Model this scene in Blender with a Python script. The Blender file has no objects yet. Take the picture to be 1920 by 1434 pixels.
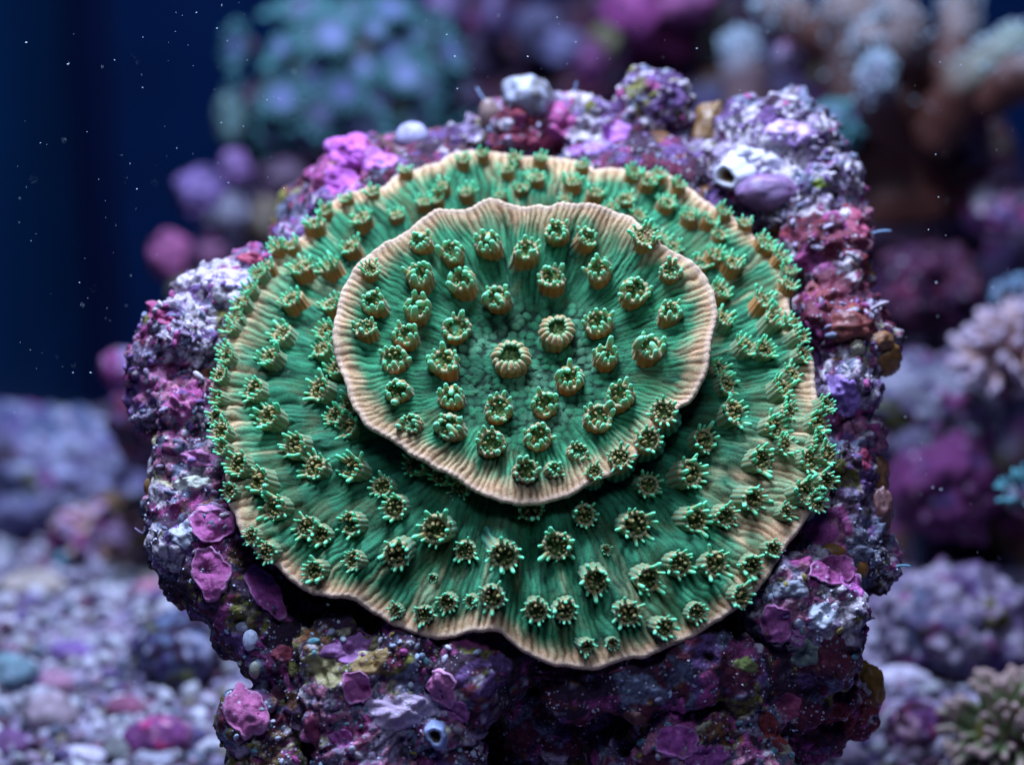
import bpy, math, random
import numpy as np
from mathutils import Vector, Matrix
from mathutils.bvhtree import BVHTree

# ------------------------------------------------------------------ camera, world, lamps (1 unit = 1 cm)
scene = bpy.context.scene
COL = scene.collection
rnd = random.Random(7)
D = 55.0                                   # camera to coral
PITCH = math.radians(20)
KPX = 36.0 / 100.0 / 1920.0                # tangent per photograph pixel
FWD = np.array([0, math.cos(PITCH), -math.sin(PITCH)])
UPV = np.array([0, math.sin(PITCH), math.cos(PITCH)])
RGT = np.array([1.0, 0, 0])
CAM = -FWD * D
PXCM = D * KPX                             # cm per pixel at the coral
FLOOR_Z = -11.0

cam_d = bpy.data.cameras.new('camera')
cam = bpy.data.objects.new('camera', cam_d); COL.objects.link(cam)
cam.location = CAM
cam.rotation_euler = (math.pi / 2 - PITCH, 0, 0)
cam_d.lens = 100; cam_d.sensor_width = 36; cam_d.sensor_fit = 'HORIZONTAL'
cam_d.clip_start = 1; cam_d.clip_end = 400
cam_d.dof.use_dof = True
cam_d.dof.focus_distance = D - 0.9
cam_d.dof.aperture_fstop = 0.088           # 1.1 cm aperture, lens unit is 1 mm = 0.001 of a 1 cm unit
scene.camera = cam

world = bpy.data.worlds.new('World'); scene.world = world
world.use_nodes = True
bg = world.node_tree.nodes['Background']
bg.inputs[0].default_value = (0.02, 0.06, 0.55, 1)
bg.inputs[1].default_value = 0.06

def lamp(name, loc, target, sx, sy, power, col):
    l = bpy.data.lights.new(name, 'AREA'); l.shape = 'RECTANGLE'
    l.size = sx; l.size_y = sy; l.energy = power; l.color = col
    o = bpy.data.objects.new(name, l); COL.objects.link(o)
    o.location = loc
    o.rotation_euler = (Vector(target) - Vector(loc)).to_track_quat('-Z', 'Y').to_euler()
    return o
lamp('aquarium_and_fill_lamp', (-5, 10, 41), (-1, 4, 0), 22, 8, 72000, (0.58, 0.71, 1.0))  # the tank's overhead lamp
lamp('aquarium_and_fill_lamp', (2, -20, 36), (0, -3, -5), 16, 8, 6000, (0.56, 0.68, 1.0))  # added front fill lamp, not one of the tank's own lights

scene.view_settings.view_transform = 'Standard'
scene.view_settings.look = 'None'
scene.view_settings.exposure = 0
scene.view_settings.gamma = 1
scene.render.engine = 'CYCLES'
scene.cycles.use_denoising = True
scene.cycles.max_bounces = 6
scene.cycles.diffuse_bounces = 3
scene.cycles.caustics_reflective = False
scene.cycles.caustics_refractive = False

# ------------------------------------------------------------------ helpers
def ray(px, py):
    return FWD + RGT * ((px - 960) * KPX) + UPV * ((717 - py) * KPX)
def P(px, py, d=0.0):
    return CAM + (D + d) * ray(px, py)
def pix(p):
    q = np.asarray(p) - CAM
    z = q @ FWD
    return np.array([960 + (q @ RGT) / z / KPX, 717 - (q @ UPV) / z / KPX])
def floor_at(px, py, z=FLOOR_Z):
    r = ray(px, py); t = (z - CAM[2]) / r[2]
    return CAM + r * t
def smooth(a, b, x):
    t = np.clip((x - a) / (b - a), 0, 1); return t * t * (3 - 2 * t)
def mix(a, b, t):
    t = np.asarray(t)[..., None]; return np.asarray(a) * (1 - t) + np.asarray(b) * t

def _h(ix, iy, iz, s):
    n = (ix.astype(np.uint32) * np.uint32(374761393) + iy.astype(np.uint32) * np.uint32(668265263)
         + iz.astype(np.uint32) * np.uint32(2147483647) + np.uint32((s * 974711 + 12345) & 0xffffffff))
    n = (n ^ (n >> np.uint32(13))) * np.uint32(1274126177)
    n = (n ^ (n >> np.uint32(16))) * np.uint32(2246822519)
    return n ^ (n >> np.uint32(15))
def noise3(p, s=0):
    """gradient noise, about -1..1"""
    i = np.floor(p).astype(np.int64); f = p - i
    u = f * f * f * (f * (f * 6 - 15) + 10)
    r = np.zeros(len(p))
    for dx in (0, 1):
        wx = u[:, 0] if dx else 1 - u[:, 0]
        for dy in (0, 1):
            wy = u[:, 1] if dy else 1 - u[:, 1]
            for dz in (0, 1):
                wz = u[:, 2] if dz else 1 - u[:, 2]
                h = _h(i[:, 0] + dx, i[:, 1] + dy, i[:, 2] + dz, s)
                gx = (h & np.uint32(1023)).astype(float) / 511.5 - 1
                gy = ((h >> np.uint32(10)) & np.uint32(1023)).astype(float) / 511.5 - 1
                gz = ((h >> np.uint32(20)) & np.uint32(1023)).astype(float) / 511.5 - 1
                r += wx * wy * wz * (gx * (f[:, 0] - dx) + gy * (f[:, 1] - dy) + gz * (f[:, 2] - dz))
    return r * 1.5
def fbm(p, s=0, o=3):
    r = 0; a = 1.0; t = 0
    for k in range(o):
        r = r + a * noise3(p * (2.03 ** k) + 17.3 * k, s + k); t += a; a *= 0.5
    return r / t
def worley(p, s=0, flat=False):
    """nearest and second-nearest feature distance, and the cell's random number"""
    i = np.floor(p).astype(np.int64)
    f1 = np.full(len(p), 9.0); f2 = np.full(len(p), 9.0); cid = np.zeros(len(p))
    for dx in (-1, 0, 1):
        for dy in (-1, 0, 1):
            for dz in ((0,) if flat else (-1, 0, 1)):
                cx, cy, cz = i[:, 0] + dx, i[:, 1] + dy, i[:, 2] + dz
                h = _h(cx, cy, cz, s)
                q0 = cx + 0.1 + 0.8 * ((h & np.uint32(1023)) / 1023.0) - p[:, 0]
                q1 = cy + 0.1 + 0.8 * (((h >> np.uint32(10)) & np.uint32(1023)) / 1023.0) - p[:, 1]
                q2 = 0 if flat else cz + 0.1 + 0.8 * (((h >> np.uint32(20)) & np.uint32(1023)) / 1023.0) - p[:, 2]
                d = np.sqrt(q0 * q0 + q1 * q1 + q2 * q2)
                m = d < f1
                f2 = np.where(m, f1, np.minimum(f2, d)); cid = np.where(m, (h >> np.uint32(7)) % np.uint32(997) / 997.0, cid)
                f1 = np.where(m, d, f1)
    return f1, f2, cid

def mesh_np(name, v, f, col=None, smooth_shade=True):
    """v (n,3), f list of (k,m) face arrays (3- or 4-sided), col (n,3) linear colours"""
    me = bpy.data.meshes.new(name)
    fs = f if isinstance(f, list) else [f]
    fs = [np.asarray(a, dtype=np.int32) for a in fs if len(a)]
    me.vertices.add(len(v)); me.vertices.foreach_set('co', np.ascontiguousarray(v, dtype=np.float32).ravel())
    lv = np.concatenate([a.ravel() for a in fs]); sz = np.concatenate([np.full(len(a), a.shape[1], dtype=np.int32) for a in fs])
    me.loops.add(len(lv)); me.loops.foreach_set('vertex_index', lv)
    me.polygons.add(len(sz))
    st = np.concatenate([[0], np.cumsum(sz)[:-1]]).astype(np.int32)
    me.polygons.foreach_set('loop_start', st)
    me.polygons.foreach_set('use_smooth', np.full(len(sz), smooth_shade))
    me.update(calc_edges=True)
    if col is not None:
        at = me.attributes.new('col', 'FLOAT_COLOR', 'POINT')
        c = np.ones((len(v), 4), dtype=np.float32); c[:, :3] = np.clip(col, 0, 1)
        at.data.foreach_set('color', c.ravel())
    return me
def grid_faces(nr, nc, wrap=True, off=0):
    r, c = np.meshgrid(np.arange(nr - 1), np.arange(nc if wrap else nc - 1), indexing='ij')
    c2 = (c + 1) % nc
    return np.stack([r * nc + c, r * nc + c2, (r + 1) * nc + c2, (r + 1) * nc + c], -1).reshape(-1, 4) + off
class Bag:
    """collects pieces into one mesh"""
    def __init__(s): s.v = []; s.f = []; s.c = []; s.n = 0
    def add(s, v, f, c):
        for a in (f if isinstance(f, list) else [f]): s.f.append(np.asarray(a) + s.n)
        s.v.append(v); s.c.append(np.broadcast_to(np.asarray(c, dtype=float), v.shape)); s.n += len(v)
    def mesh(s, name, smooth_shade=True):
        return mesh_np(name, np.concatenate(s.v), s.f, np.concatenate(s.c), smooth_shade)
def mesh_arrays(me):
    n = len(me.vertices); v = np.empty(n * 3, dtype=np.float32); me.vertices.foreach_get('co', v)
    return v.reshape(-1, 3).astype(float)
def normals_of(me):
    n = len(me.vertices); v = np.empty(n * 3, dtype=np.float32); me.vertex_normals.foreach_get('vector', v)
    return v.reshape(-1, 3).astype(float)
def frame(z, hint=(0, 0, 1)):
    z = np.asarray(z, float); z = z / np.linalg.norm(z)
    x = np.cross(hint, z)
    if np.linalg.norm(x) < 1e-3: x = np.cross((1, 0, 0), z)
    x /= np.linalg.norm(x); y = np.cross(z, x)
    return np.stack([x, y, z], 1)
def mat4(R, t, s=1.0):
    M = np.eye(4); M[:3, :3] = R * s; M[:3, 3] = t
    return Matrix(M.tolist())

def obj(name, me, mat=None, parent=None, M=None, kind=None):
    o = bpy.data.objects.new(name, me); COL.objects.link(o)
    if mat is not None and me is not None and not me.materials: me.materials.append(mat)
    if parent is not None: o.parent = parent
    if M is not None: o.matrix_local = M
    if kind: o['kind'] = kind
    return o
def thing(name, label, cat, loc=(0, 0, 0), group=None):
    o = bpy.data.objects.new(name, None); COL.objects.link(o); o.location = Vector(loc); o.empty_display_size = 0.5
    o['label'] = label; o['category'] = cat
    if group: o['group'] = group
    return o
def tag(o, label, cat, group=None):
    o['label'] = label; o['category'] = cat
    if group: o['group'] = group
    return o

def material(name, rough=0.6, spec=0.3, sheen=0.0, sheen_col=(0.5, 1, 0.8), fine=60.0, var=0.25, bump=0.3, bump_d=0.02,
             sss=0.0, sss_r=(0.3, 0.6, 0.5), speck=0.0, hue=0.0, speck_c=(0.6, 0.63, 0.75), pits=0.0):
    """colour comes from the 'col' attribute; noise adds grain, hue drift and fine relief"""
    m = bpy.data.materials.new(name); m.use_nodes = True
    nt = m.node_tree; N = nt.nodes; L = nt.links
    b = N['Principled BSDF']
    a = N.new('ShaderNodeAttribute'); a.attribute_name = 'col'
    tc = N.new('ShaderNodeTexCoord')
    n1 = N.new('ShaderNodeTexNoise'); n1.inputs['Scale'].default_value = fine; n1.inputs['Detail'].default_value = 5
    n1.inputs['Roughness'].default_value = 0.7
    L.new(tc.outputs['Object'], n1.inputs['Vector'])
    mr = N.new('ShaderNodeMapRange'); mr.inputs[1].default_value = 0.3; mr.inputs[2].default_value = 0.7
    mr.inputs[3].default_value = 1 - var; mr.inputs[4].default_value = 1 + var
    L.new(n1.outputs['Fac'], mr.inputs[0])
    mx = N.new('ShaderNodeVectorMath'); mx.operation = 'MULTIPLY'
    L.new(a.outputs['Color'], mx.inputs[0]); L.new(mr.outputs[0], mx.inputs[1])
    out = mx.outputs[0]
    if hue:
        n2 = N.new('ShaderNodeTexNoise'); n2.inputs['Scale'].default_value = fine * 0.21; n2.inputs['Detail'].default_value = 2
        L.new(tc.outputs['Object'], n2.inputs['Vector'])
        m2 = N.new('ShaderNodeMapRange'); m2.inputs[3].default_value = 0.5 - hue; m2.inputs[4].default_value = 0.5 + hue
        L.new(n2.outputs['Fac'], m2.inputs[0])
        hs = N.new('ShaderNodeHueSaturation'); L.new(m2.outputs[0], hs.inputs['Hue']); L.new(out, hs.inputs['Color'])
        out = hs.outputs[0]
    if speck:
        v = N.new('ShaderNodeTexVoronoi'); v.inputs['Scale'].default_value = fine * 0.55
        L.new(tc.outputs['Object'], v.inputs['Vector'])
        r = N.new('ShaderNodeMapRange'); r.inputs[1].default_value = 0.16; r.inputs[2].default_value = 0.26
        r.inputs[3].default_value = speck; r.inputs[4].default_value = 0
        L.new(v.outputs['Distance'], r.inputs[0])
        n3 = N.new('ShaderNodeTexNoise'); n3.inputs['Scale'].default_value = 2.3; L.new(tc.outputs['Object'], n3.inputs['Vector'])
        g = N.new('ShaderNodeMapRange'); g.inputs[1].default_value = 0.46; g.inputs[2].default_value = 0.6
        L.new(n3.outputs['Fac'], g.inputs[0])
        mu = N.new('ShaderNodeMath'); mu.operation = 'MULTIPLY'; L.new(r.outputs[0], mu.inputs[0]); L.new(g.outputs[0], mu.inputs[1])
        mm = N.new('ShaderNodeMix'); mm.data_type = 'RGBA'; mm.inputs[7].default_value = (*speck_c, 1)
        L.new(mu.outputs[0], mm.inputs[0]); L.new(out, mm.inputs[6]); out = mm.outputs[2]
    L.new(out, b.inputs['Base Color'])
    b.inputs['Roughness'].default_value = rough
    b.inputs['Specular IOR Level'].default_value = spec
    if sheen:
        b.inputs['Sheen Weight'].default_value = sheen; b.inputs['Sheen Roughness'].default_value = 0.35
        b.inputs['Sheen Tint'].default_value = (*sheen_col, 1)
    if sss:
        b.inputs['Subsurface Weight'].default_value = sss; b.inputs['Subsurface Radius'].default_value = sss_r
        b.inputs['Subsurface Scale'].default_value = 0.08
    if bump:
        bp = N.new('ShaderNodeBump'); bp.inputs['Strength'].default_value = bump; bp.inputs['Distance'].default_value = bump_d
        
        if pits:
            vp = N.new('ShaderNodeTexVoronoi'); vp.inputs['Scale'].default_value = fine * 0.45; L.new(tc.outputs['Object'], vp.inputs['Vector'])
            vm = N.new('ShaderNodeMath'); vm.operation = 'MULTIPLY_ADD'; vm.inputs[1].default_value = -pits
            L.new(vp.outputs['Distance'], vm.inputs[0]); L.new(n1.outputs['Fac'], vm.inputs[2]); L.new(vm.outputs[0], bp.inputs['Height'])
        else: L.new(n1.outputs['Fac'], bp.inputs['Height'])
        L.new(bp.outputs[0], b.inputs['Normal'])
    return m
# ------------------------------------------------------------------ the plate coral
M_PLATE = material('coral_tissue', rough=0.65, spec=0.2, sheen=0.08, sheen_col=(0.35, 0.95, 0.7), fine=34, var=0.40, bump=0.9, bump_d=0.04, sss=0.15, speck=0.2, speck_c=(0.16, 0.55, 0.28))
M_POLYP = material('polyp_tissue', rough=0.55, spec=0.3, sheen=0.5, sheen_col=(0.35, 1.0, 0.75), fine=14, var=0.2, bump=0.4, bump_d=0.04, sss=0.4)
M_MOUTH = material('polyp_mouth', rough=0.5, spec=0.3, fine=9, var=0.5, bump=0.8, bump_d=0.1)

EL = math.radians(60)
PN = np.array([0, -math.cos(EL), math.sin(EL)])      # plate normal, tilted towards the viewer
PV = np.array([0, math.sin(EL), math.cos(EL)])
PU = RGT

UP_OUT = [(926,374),(960,386),(989,394),(1012,387),(1027,394),(1052,386),(1081,390),(1094,386),(1136,396),(1173,409),(1198,434),(1232,461),(1253,473),(1290,492),(1316,522),(1334,555),(1339,589),(1334,618),(1326,643),(1322,685),(1311,718),(1290,743),(1270,758),(1253,781),(1236,802),(1203,840),(1186,858),(1144,886),(1111,902),(1081,919),(1039,932),(1002,938),(968,940),(935,932),(901,915),(868,898),(834,881),(788,860),(759,840),(721,814),(696,798),(675,773),(659,743),(654,718),(642,685),(631,651),(633,609),(640,572),(654,534),(688,488),(726,459),(751,442),(780,427),(805,409),(838,394),(885,390)]
LO_OUT = [(887,280),(917,283),(967,294),(992,298),(1029,294),(1058,296),(1087,304),(1112,321),(1137,319),(1167,323),(1200,331),(1233,327),(1241,326),(1271,341),(1301,356),(1320,379),(1339,390),(1361,397),(1380,420),(1403,443),(1425,456),(1448,473),(1467,492),(1476,518),(1480,544),(1474,560),(1472,580),(1482,608),(1500,640),(1518,670),(1524,700),(1528,749),(1538,780),(1546,821),(1556,862),(1552,914),(1532,943),(1512,959),(1496,991),(1472,1023),(1447,1056),(1423,1088),(1403,1112),(1375,1141),(1334,1165),(1294,1189),(1253,1209),(1209,1226),(1160,1238),(1112,1248),(1071,1244),(1031,1238),(990,1222),(958,1204),(938,1184),(903,1174),(868,1184),(841,1192),(802,1188),(763,1178),(724,1161),(692,1137),(669,1118),(649,1110),(626,1118),(599,1108),(571,1098),(544,1079),(517,1053),(493,1032),(470,1008),(446,973),(431,934),(427,895),(421,856),(413,829),(405,778),(403,747),(409,700),(417,665),(427,639),(447,598),(462,564),(471,542),(490,517),(505,495),(527,470),(562,449),(590,415),(597,394),(618,383),(640,375),(659,363),(675,366),(694,357),(719,360),(731,341),(753,316),(778,316),(803,306),(822,310),(844,291),(869,284)]
# polyps: opening centre in the photograph and opening width, in pixels of the photograph
UP_POL = [(450,240,100),(590,290,112),(755,245,118),(915,285,118),(1065,190,108),(1200,225,98),(1452,218,112),(445,395,125),(640,425,125),(790,490,125),(1035,405,125),(1260,375,118),(1413,460,138),(1575,370,100),(218,375,80),(240,510,112),(430,540,125),(605,630,132),(1575,555,108),(1255,605,128),(1070,645,155),(860,755,168),(1280,760,112),(1480,715,138),(200,635,100),(380,660,116),(330,770,128),(555,780,138),(1120,855,132),(345,910,112),(585,940,116),(800,990,128),(1005,970,122),(1355,935,128),(1255,1030,132),(1545,1000,110),(410,1065,96),(580,1070,126),(769,1150,126),(975,1120,126),(1150,1190,92),(925,1275,112),(1045,1270,82),(1470,1130,110),(1345,1215,100),(1230,1280,70)]
UP_POL = [(600 + x / 2.39, 350 + y / 2.39, w / 2.39) for x, y, w in UP_POL]
LO_POL = [(868,300,32),(951,318,30),(829,350,36),(794,380,36),(742,402,36),(678,408,44),(876,360,38),(938,367,30),(659,458,44),(700,360,30),(650,372,28),(588,418,46),(565,503,48),(618,500,48),(545,560,50),(527,622,50),(505,668,48),(622,570,44),(612,620,44),(605,655,46),(520,462,38),(486,512,38),(452,568,40),(434,612,34),(425,668,38),(630,690,42),
 (1007,332,40),(1072,340,40),(1115,360,40),(1173,370,38),(1215,340,36),(1250,378,40),(1294,405,38),(1196,400,34),(1147,388,34),(1331,412,36),(1350,438,32),(1188,322,34),(1238,326,30),(1355,396,34),(1433,452,40),(1465,482,40),(1342,476,44),(1376,494,46),(1433,562,46),(1316,492,40),(1263,462,40),(1241,446,36),(1214,427,36),(1350,544,46),(1357,597,46),(1452,600,46),(1399,650,48),(1500,628,40),(1480,535,36),(1345,690,44),(820,372,32),(1060,372,30),(975,352,32),
 (1362,718,46),(1468,728,50),(1379,773,58),(1455,800,52),(1480,772,44),(1322,825,52),(1427,862,54),(1472,837,42),(1294,886,62),(1522,862,46),(1536,792,48),(1538,832,44),(1411,930,52),(1512,925,54),(1217,910,48),(1096,967,48),(1193,983,62),(1302,975,58),(1362,967,48),(1476,960,34),(1051,1023,60),(1136,1030,20),(1273,1060,54),(1342,1060,58),(1413,1060,46),(1450,1030,36),(1116,1086,56),(1213,1084,54),(1005,1145,48),(1059,1145,48),(1178,1151,52),(1243,1177,44),(1306,1149,40),(1390,1118,46),(1098,1210,30),(1148,1205,24),(994,952,54),(1488,700,42),(1435,655,44),
 (474,729,50),(599,727,52),(501,782,56),(412,809,46),(552,835,54),(587,878,54),(661,880,54),(446,872,50),(485,903,54),(513,950,52),(716,913,44),(737,950,52),(572,990,46),(598,1002,44),(659,983,50),(817,993,64),(870,1032,42),(936,1038,60),(747,1040,58),(500,1034,40),(589,1071,46),(661,1051,42),(743,1145,28),(794,1153,36),(839,1130,38),(884,1126,28),(927,1122,50),(813,1083,18),(628,778,46),(652,800,46),(655,760,46),(778,872,44),(828,891,40),(862,917,40),(408,745,34),
 (1550,760,40),(1554,852,42),(1550,900,40),(1534,940,40),(1506,662,38),(1486,600,34),(1480,508,36),(1440,460,34),(1398,418,32),(404,778,34),(410,702,34),(422,652,34),(442,594,34),(468,546,36),(500,500,36),(545,460,36),(610,392,32),(760,318,30),(905,287,28),(962,294,28),(1012,298,30),(1092,308,30),(1185,326,34),(1272,346,32),(430,920,34),(415,840,34),(470,1005,34)]

def plate_rim(outline, C, hfun, nth):
    pts = []
    for px, py in outline:
        h = hfun(px, py)
        r = ray(px, py); o = C + PN * h
        p = CAM + r * (((o - CAM) @ PN) / (r @ PN))
        q = p - C
        pts.append((math.atan2(q @ PV, q @ PU), math.hypot(q @ PV, q @ PU), h))
    pts.sort(); a = np.array(pts)
    th = np.linspace(-math.pi, math.pi, nth, endpoint=False)
    ext = np.concatenate([a[-4:] - [2 * math.pi, 0, 0], a, a[:4] + [2 * math.pi, 0, 0]])
    R = np.interp(th, ext[:, 0], ext[:, 1]); H = np.interp(th, ext[:, 0], ext[:, 2])
    def sm(x, w):
        k = np.exp(-0.5 * (np.arange(-3 * w, 3 * w + 1) / w) ** 2); k /= k.sum()
        return np.convolve(np.concatenate([x[-3 * w:], x, x[:3 * w]]), k, 'valid')
    R = sm(R, max(1, nth // 400)); q = np.stack([np.cos(th), np.sin(th), 0 * th], 1)
    R = R * (1 + 0.010 * noise3(q * 9, 61) + 0.006 * noise3(q * 22, 62))
    return th, R, sm(H, max(2, nth // 150)) + 0.10 * noise3(q * 5, 63)

class Plate:
    def __init__(s, name, outline, C, hfun, nth, nr, t0, hc, power, ridges, upper):
        s.C = C; s.t0 = t0; s.hc = hc; s.power = power; s.name = name; s.nth = nth; s.nr = nr; s.ridges = ridges; s.upper = upper
        s.th, s.R, s.H = plate_rim(outline, C, hfun, nth)
        tl = np.linspace(t0, 1, 40); ti = np.arange(0, nth, max(1, nth // 240))
        v = s.base(tl[:, None], ti[None, :]).reshape(-1, 3)
        s.bvh = BVHTree.FromPolygons([tuple(x) for x in v], [tuple(int(i) for i in q) for q in grid_faces(40, len(ti))])
    def height(s, t, i):
        w = np.clip((t - s.t0) / (1 - s.t0), 0, 1)
        return s.hc + (s.H[i] - s.hc) * w ** s.power
    def base(s, t, i):
        r = s.R[i] * t
        return (s.C + (r * np.cos(s.th[i]))[..., None] * PU + (r * np.sin(s.th[i]))[..., None] * PV
                + (s.height(t, i) * np.ones_like(r))[..., None] * PN)
    def polar(s, p):
        q = p - s.C; a = math.atan2(q @ PV, q @ PU); r = math.hypot(q @ PV, q @ PU)
        i = int(round((a + math.pi) / (2 * math.pi) * s.nth)) % s.nth
        return a, r, r / s.R[i], i
    def hit(s, px, py):
        r = ray(px, py); u = r / np.linalg.norm(r)
        loc, no, _, _ = s.bvh.ray_cast(Vector(CAM), Vector(u))
        if loc is None:
            best = None
            # beside the rim: the nearest point of the surface to the sight line
            q = CAM + u * D
            for _ in range(6):
                loc, no, _, _ = s.bvh.find_nearest(Vector(q)); q = CAM + u * ((np.array(loc) - CAM) @ u)
        no = np.array(no)
        if no @ PN < 0: no = -no
        return np.array(loc), no
    def place(s, px, py, w, lean, tall):
        """base point, axis and radius of a polyp whose opening shows at (px, py)"""
        rad = w * (0.51 if s.upper else 0.46) * PXCM
        qx, qy = px, py
        for _ in range(3):
            p, no = s.hit(qx, qy)
            a, r, t, i = s.polar(p)
            out = math.cos(a) * PU + math.sin(a) * PV
            lk = (lean - (0 if s.upper else 0.4 * max(0, math.sin(a)))) * min(1, t * 1.3)
            ax = no + out * lk; ax /= np.linalg.norm(ax)
            d = pix(p + ax * tall * rad) - np.array([px, py])
            qx -= d[0]; qy -= d[1]
        j = rnd.gauss(0, 0.07), rnd.gauss(0, 0.07)
        ax = ax + j[0] * PU + j[1] * PV; ax /= np.linalg.norm(ax)
        return p, ax, rad, out, t

    def build(s, pol, root, mound_h):
        nth, nr = s.nth, s.nr
        t = s.t0 + (1 - s.t0) * np.linspace(0, 1, nr) ** 0.85
        T, I = np.meshgrid(t, np.arange(nth), indexing='ij')
        T = T.ravel(); I = I.ravel(); th = s.th[I]; r = s.R[I] * T
        U = r * np.cos(th); V = r * np.sin(th)
        UV = np.stack([U, V, np.zeros_like(U)], 1)
        seed = 3 if s.upper else 50
        h = np.zeros_like(U); skirt = np.zeros_like(U)
        for p, ax, rad, out, tt in pol:
            q = p - s.C; u0, v0 = q @ PU, q @ PV
            ou = np.array([out @ PU, out @ PV])
            m = (abs(U - u0) < rad * 7) & (abs(V - v0) < rad * 7)
            du, dv = U[m] - u0, V[m] - v0
            al = (du * ou[0] + dv * ou[1]) / rad + (0 if s.upper else 0.8); b = (-du * ou[1] + dv * ou[0]) / rad
            k = np.where(al < 0, np.exp(-(al / (2.3 if not s.upper else 1.3)) ** 2), np.exp(-(al / (0.85 if not s.upper else 1.9)) ** 2)) * np.exp(-(b / ((1.0 if not s.upper else 1.25) + 0.12 * np.clip(-al, 0, 3))) ** 2)
            h[m] = np.maximum(h[m], k * mound_h * rad * (1 if s.upper else 1 - 0.6 * max(0, out @ PV))); skirt[m] = np.maximum(skirt[m], k)
        # radial ridges, splitting towards the rim, broken into beads and, near the middle, into granules
        wob = 0.8 * fbm(UV * 0.55, seed, 2) + 0.36 * noise3(UV * 1.9, seed + 4) + 0.10 * noise3(UV * 5.5, seed + 6)
        mid = 0.62 + 0.30 * noise3(UV * 0.8, seed + 5)
        N1 = s.ridges
        ph1 = th * N1 / 2 + math.pi * wob * 2.2
        ph2 = th * (N1 // 2) / 2 + math.pi * wob * 1.6 + 0.7
        r1 = np.abs(np.cos(ph1)) ** 0.75; r2 = np.abs(np.cos(ph2)) ** 0.75
        k = smooth(mid - 0.10, mid + 0.10, T)
        rid = r2 * (1 - k) + r1 * k
        e1, e2, eid = worley(np.stack([np.cos(th) * N1 / 7.0, np.sin(th) * N1 / 7.0, r * 2.3 + 0.3 * noise3(UV * 2, seed + 40)], 1), seed + 41)
        cell = np.sqrt(np.clip(1 - (e1 / 0.72) ** 2, 0, 1)) * (0.45 + 0.55 * eid)
        mixc = np.clip(0.62 - 0.35 * smooth(0.75, 1.0, T) + 0.35 * noise3(UV * 1.1, seed + 42), 0.1, 0.9)
        rid = rid * (1 - mixc) + cell * mixc
        beads = 0.5 + 0.5 * noise3(np.stack([np.cos(th) * N1 / 6.3, np.sin(th) * N1 / 6.3, r * 3.2], 1), seed + 7)
        g1, g2, gid = worley(UV * 6.2 + 0.25 * noise3(UV * 3, seed + 9)[:, None], seed + 8, True)
        gran = np.sqrt(np.clip(1 - (g1 / 0.62) ** 2, 0, 1)) * (0.45 + 0.55 * gid)
        if s.upper:
            wg = 1 - smooth(0.42, 0.64, T + 0.16 * noise3(UV * 0.8, seed + 11) + 0.06 * np.sin(th - 0.3))
        else:
            wg = 0.25 * (1 - smooth(0.5, 0.75, T))
        amp = 0.075 * (0.75 + 0.5 * noise3(UV * 0.7, seed + 13))
        bw = 0.62 * (1 - smooth(0.70, 0.97, T)) + 0.12
        rh = rid * (1 - bw + bw * 1.6 * beads)
        det = (1 - wg) * rh * amp + wg * gran * 0.05
        lump = 0.12 * fbm(UV * 0.75, seed + 15, 2) + 0.022 * fbm(UV * 4, seed + 16, 3)
        hh = h + det * (1 - 0.35 * skirt) * (1 - 0.5 * smooth(0.93, 1.0, T)) + lump * smooth(0.02, 0.12, T - s.t0)
        pos = s.base(T, I) + PN * hh[:, None]
        # colour: green tissue, tan growing edge, paler ridge tops
        edge = noise3(np.stack([np.cos(th) * 3.4, np.sin(th) * 3.4, r * 0.4], 1), seed + 20)
        fine_e = noise3(np.stack([np.cos(th) * 22, np.sin(th) * 22, r * 0.8], 1), seed + 21)
        dist = s.R[I] * (1 - T)                       # cm from the rim
        if s.upper:
            band = 0.29 + 0.16 * edge + 0.16 * fine_e + 0.12 * np.clip(-np.sin(th), 0, 1)
        else:
            dx = np.cos(th); dy = np.sin(th)
            band = 0.19 + 0.20 * edge + 0.20 * fine_e + 1.35 * np.exp(-((th + 0.40) / 0.34) ** 2) + 0.25 * np.exp(-((np.abs(th) - 2.9) / 0.35) ** 2) - 0.15 * np.clip(-dy, 0, 1)
        tan = 1 - smooth(0.1, 1.75, dist / np.clip(band, 0.25, 9) + 0.35 * (0.5 - rid) + 0.35 * noise3(UV * 4.5, seed + 33))
        tan *= 1 - 0.65 * np.clip(skirt * 1.3, 0, 1) * smooth(0.05, 0.5, dist)
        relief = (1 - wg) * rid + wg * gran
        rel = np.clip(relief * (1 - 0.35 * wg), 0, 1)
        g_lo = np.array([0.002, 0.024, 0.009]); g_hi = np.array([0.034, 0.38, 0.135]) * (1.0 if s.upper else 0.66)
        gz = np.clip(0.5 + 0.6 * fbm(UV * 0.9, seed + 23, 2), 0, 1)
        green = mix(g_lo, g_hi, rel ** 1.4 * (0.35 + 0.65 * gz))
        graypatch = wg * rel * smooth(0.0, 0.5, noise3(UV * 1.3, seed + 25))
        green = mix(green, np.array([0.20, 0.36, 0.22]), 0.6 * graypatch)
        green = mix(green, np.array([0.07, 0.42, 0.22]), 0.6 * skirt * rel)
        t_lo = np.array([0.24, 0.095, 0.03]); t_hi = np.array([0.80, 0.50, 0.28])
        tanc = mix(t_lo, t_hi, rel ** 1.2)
        brown = smooth(0.25, 0.7, noise3(np.stack([np.cos(th) * 1.9, np.sin(th) * 1.9, r * 0.3], 1), seed + 31)) * 0.55
        tanc = mix(tanc, np.array([0.26, 0.125, 0.05]), brown)
        streak = (0.0 if s.upper else 0.55) * smooth(0.25, 0.6, fine_e + 0.5 * edge) * smooth(2.8, 0.6, dist)
        green = mix(green, np.array([0.10, 0.085, 0.025]), 0.45 * smooth(0.05, 0.5, noise3(UV * 1.0, seed + 50) + 0.4 * noise3(UV * 3.1, seed + 51)) * (1 - wg))
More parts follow.
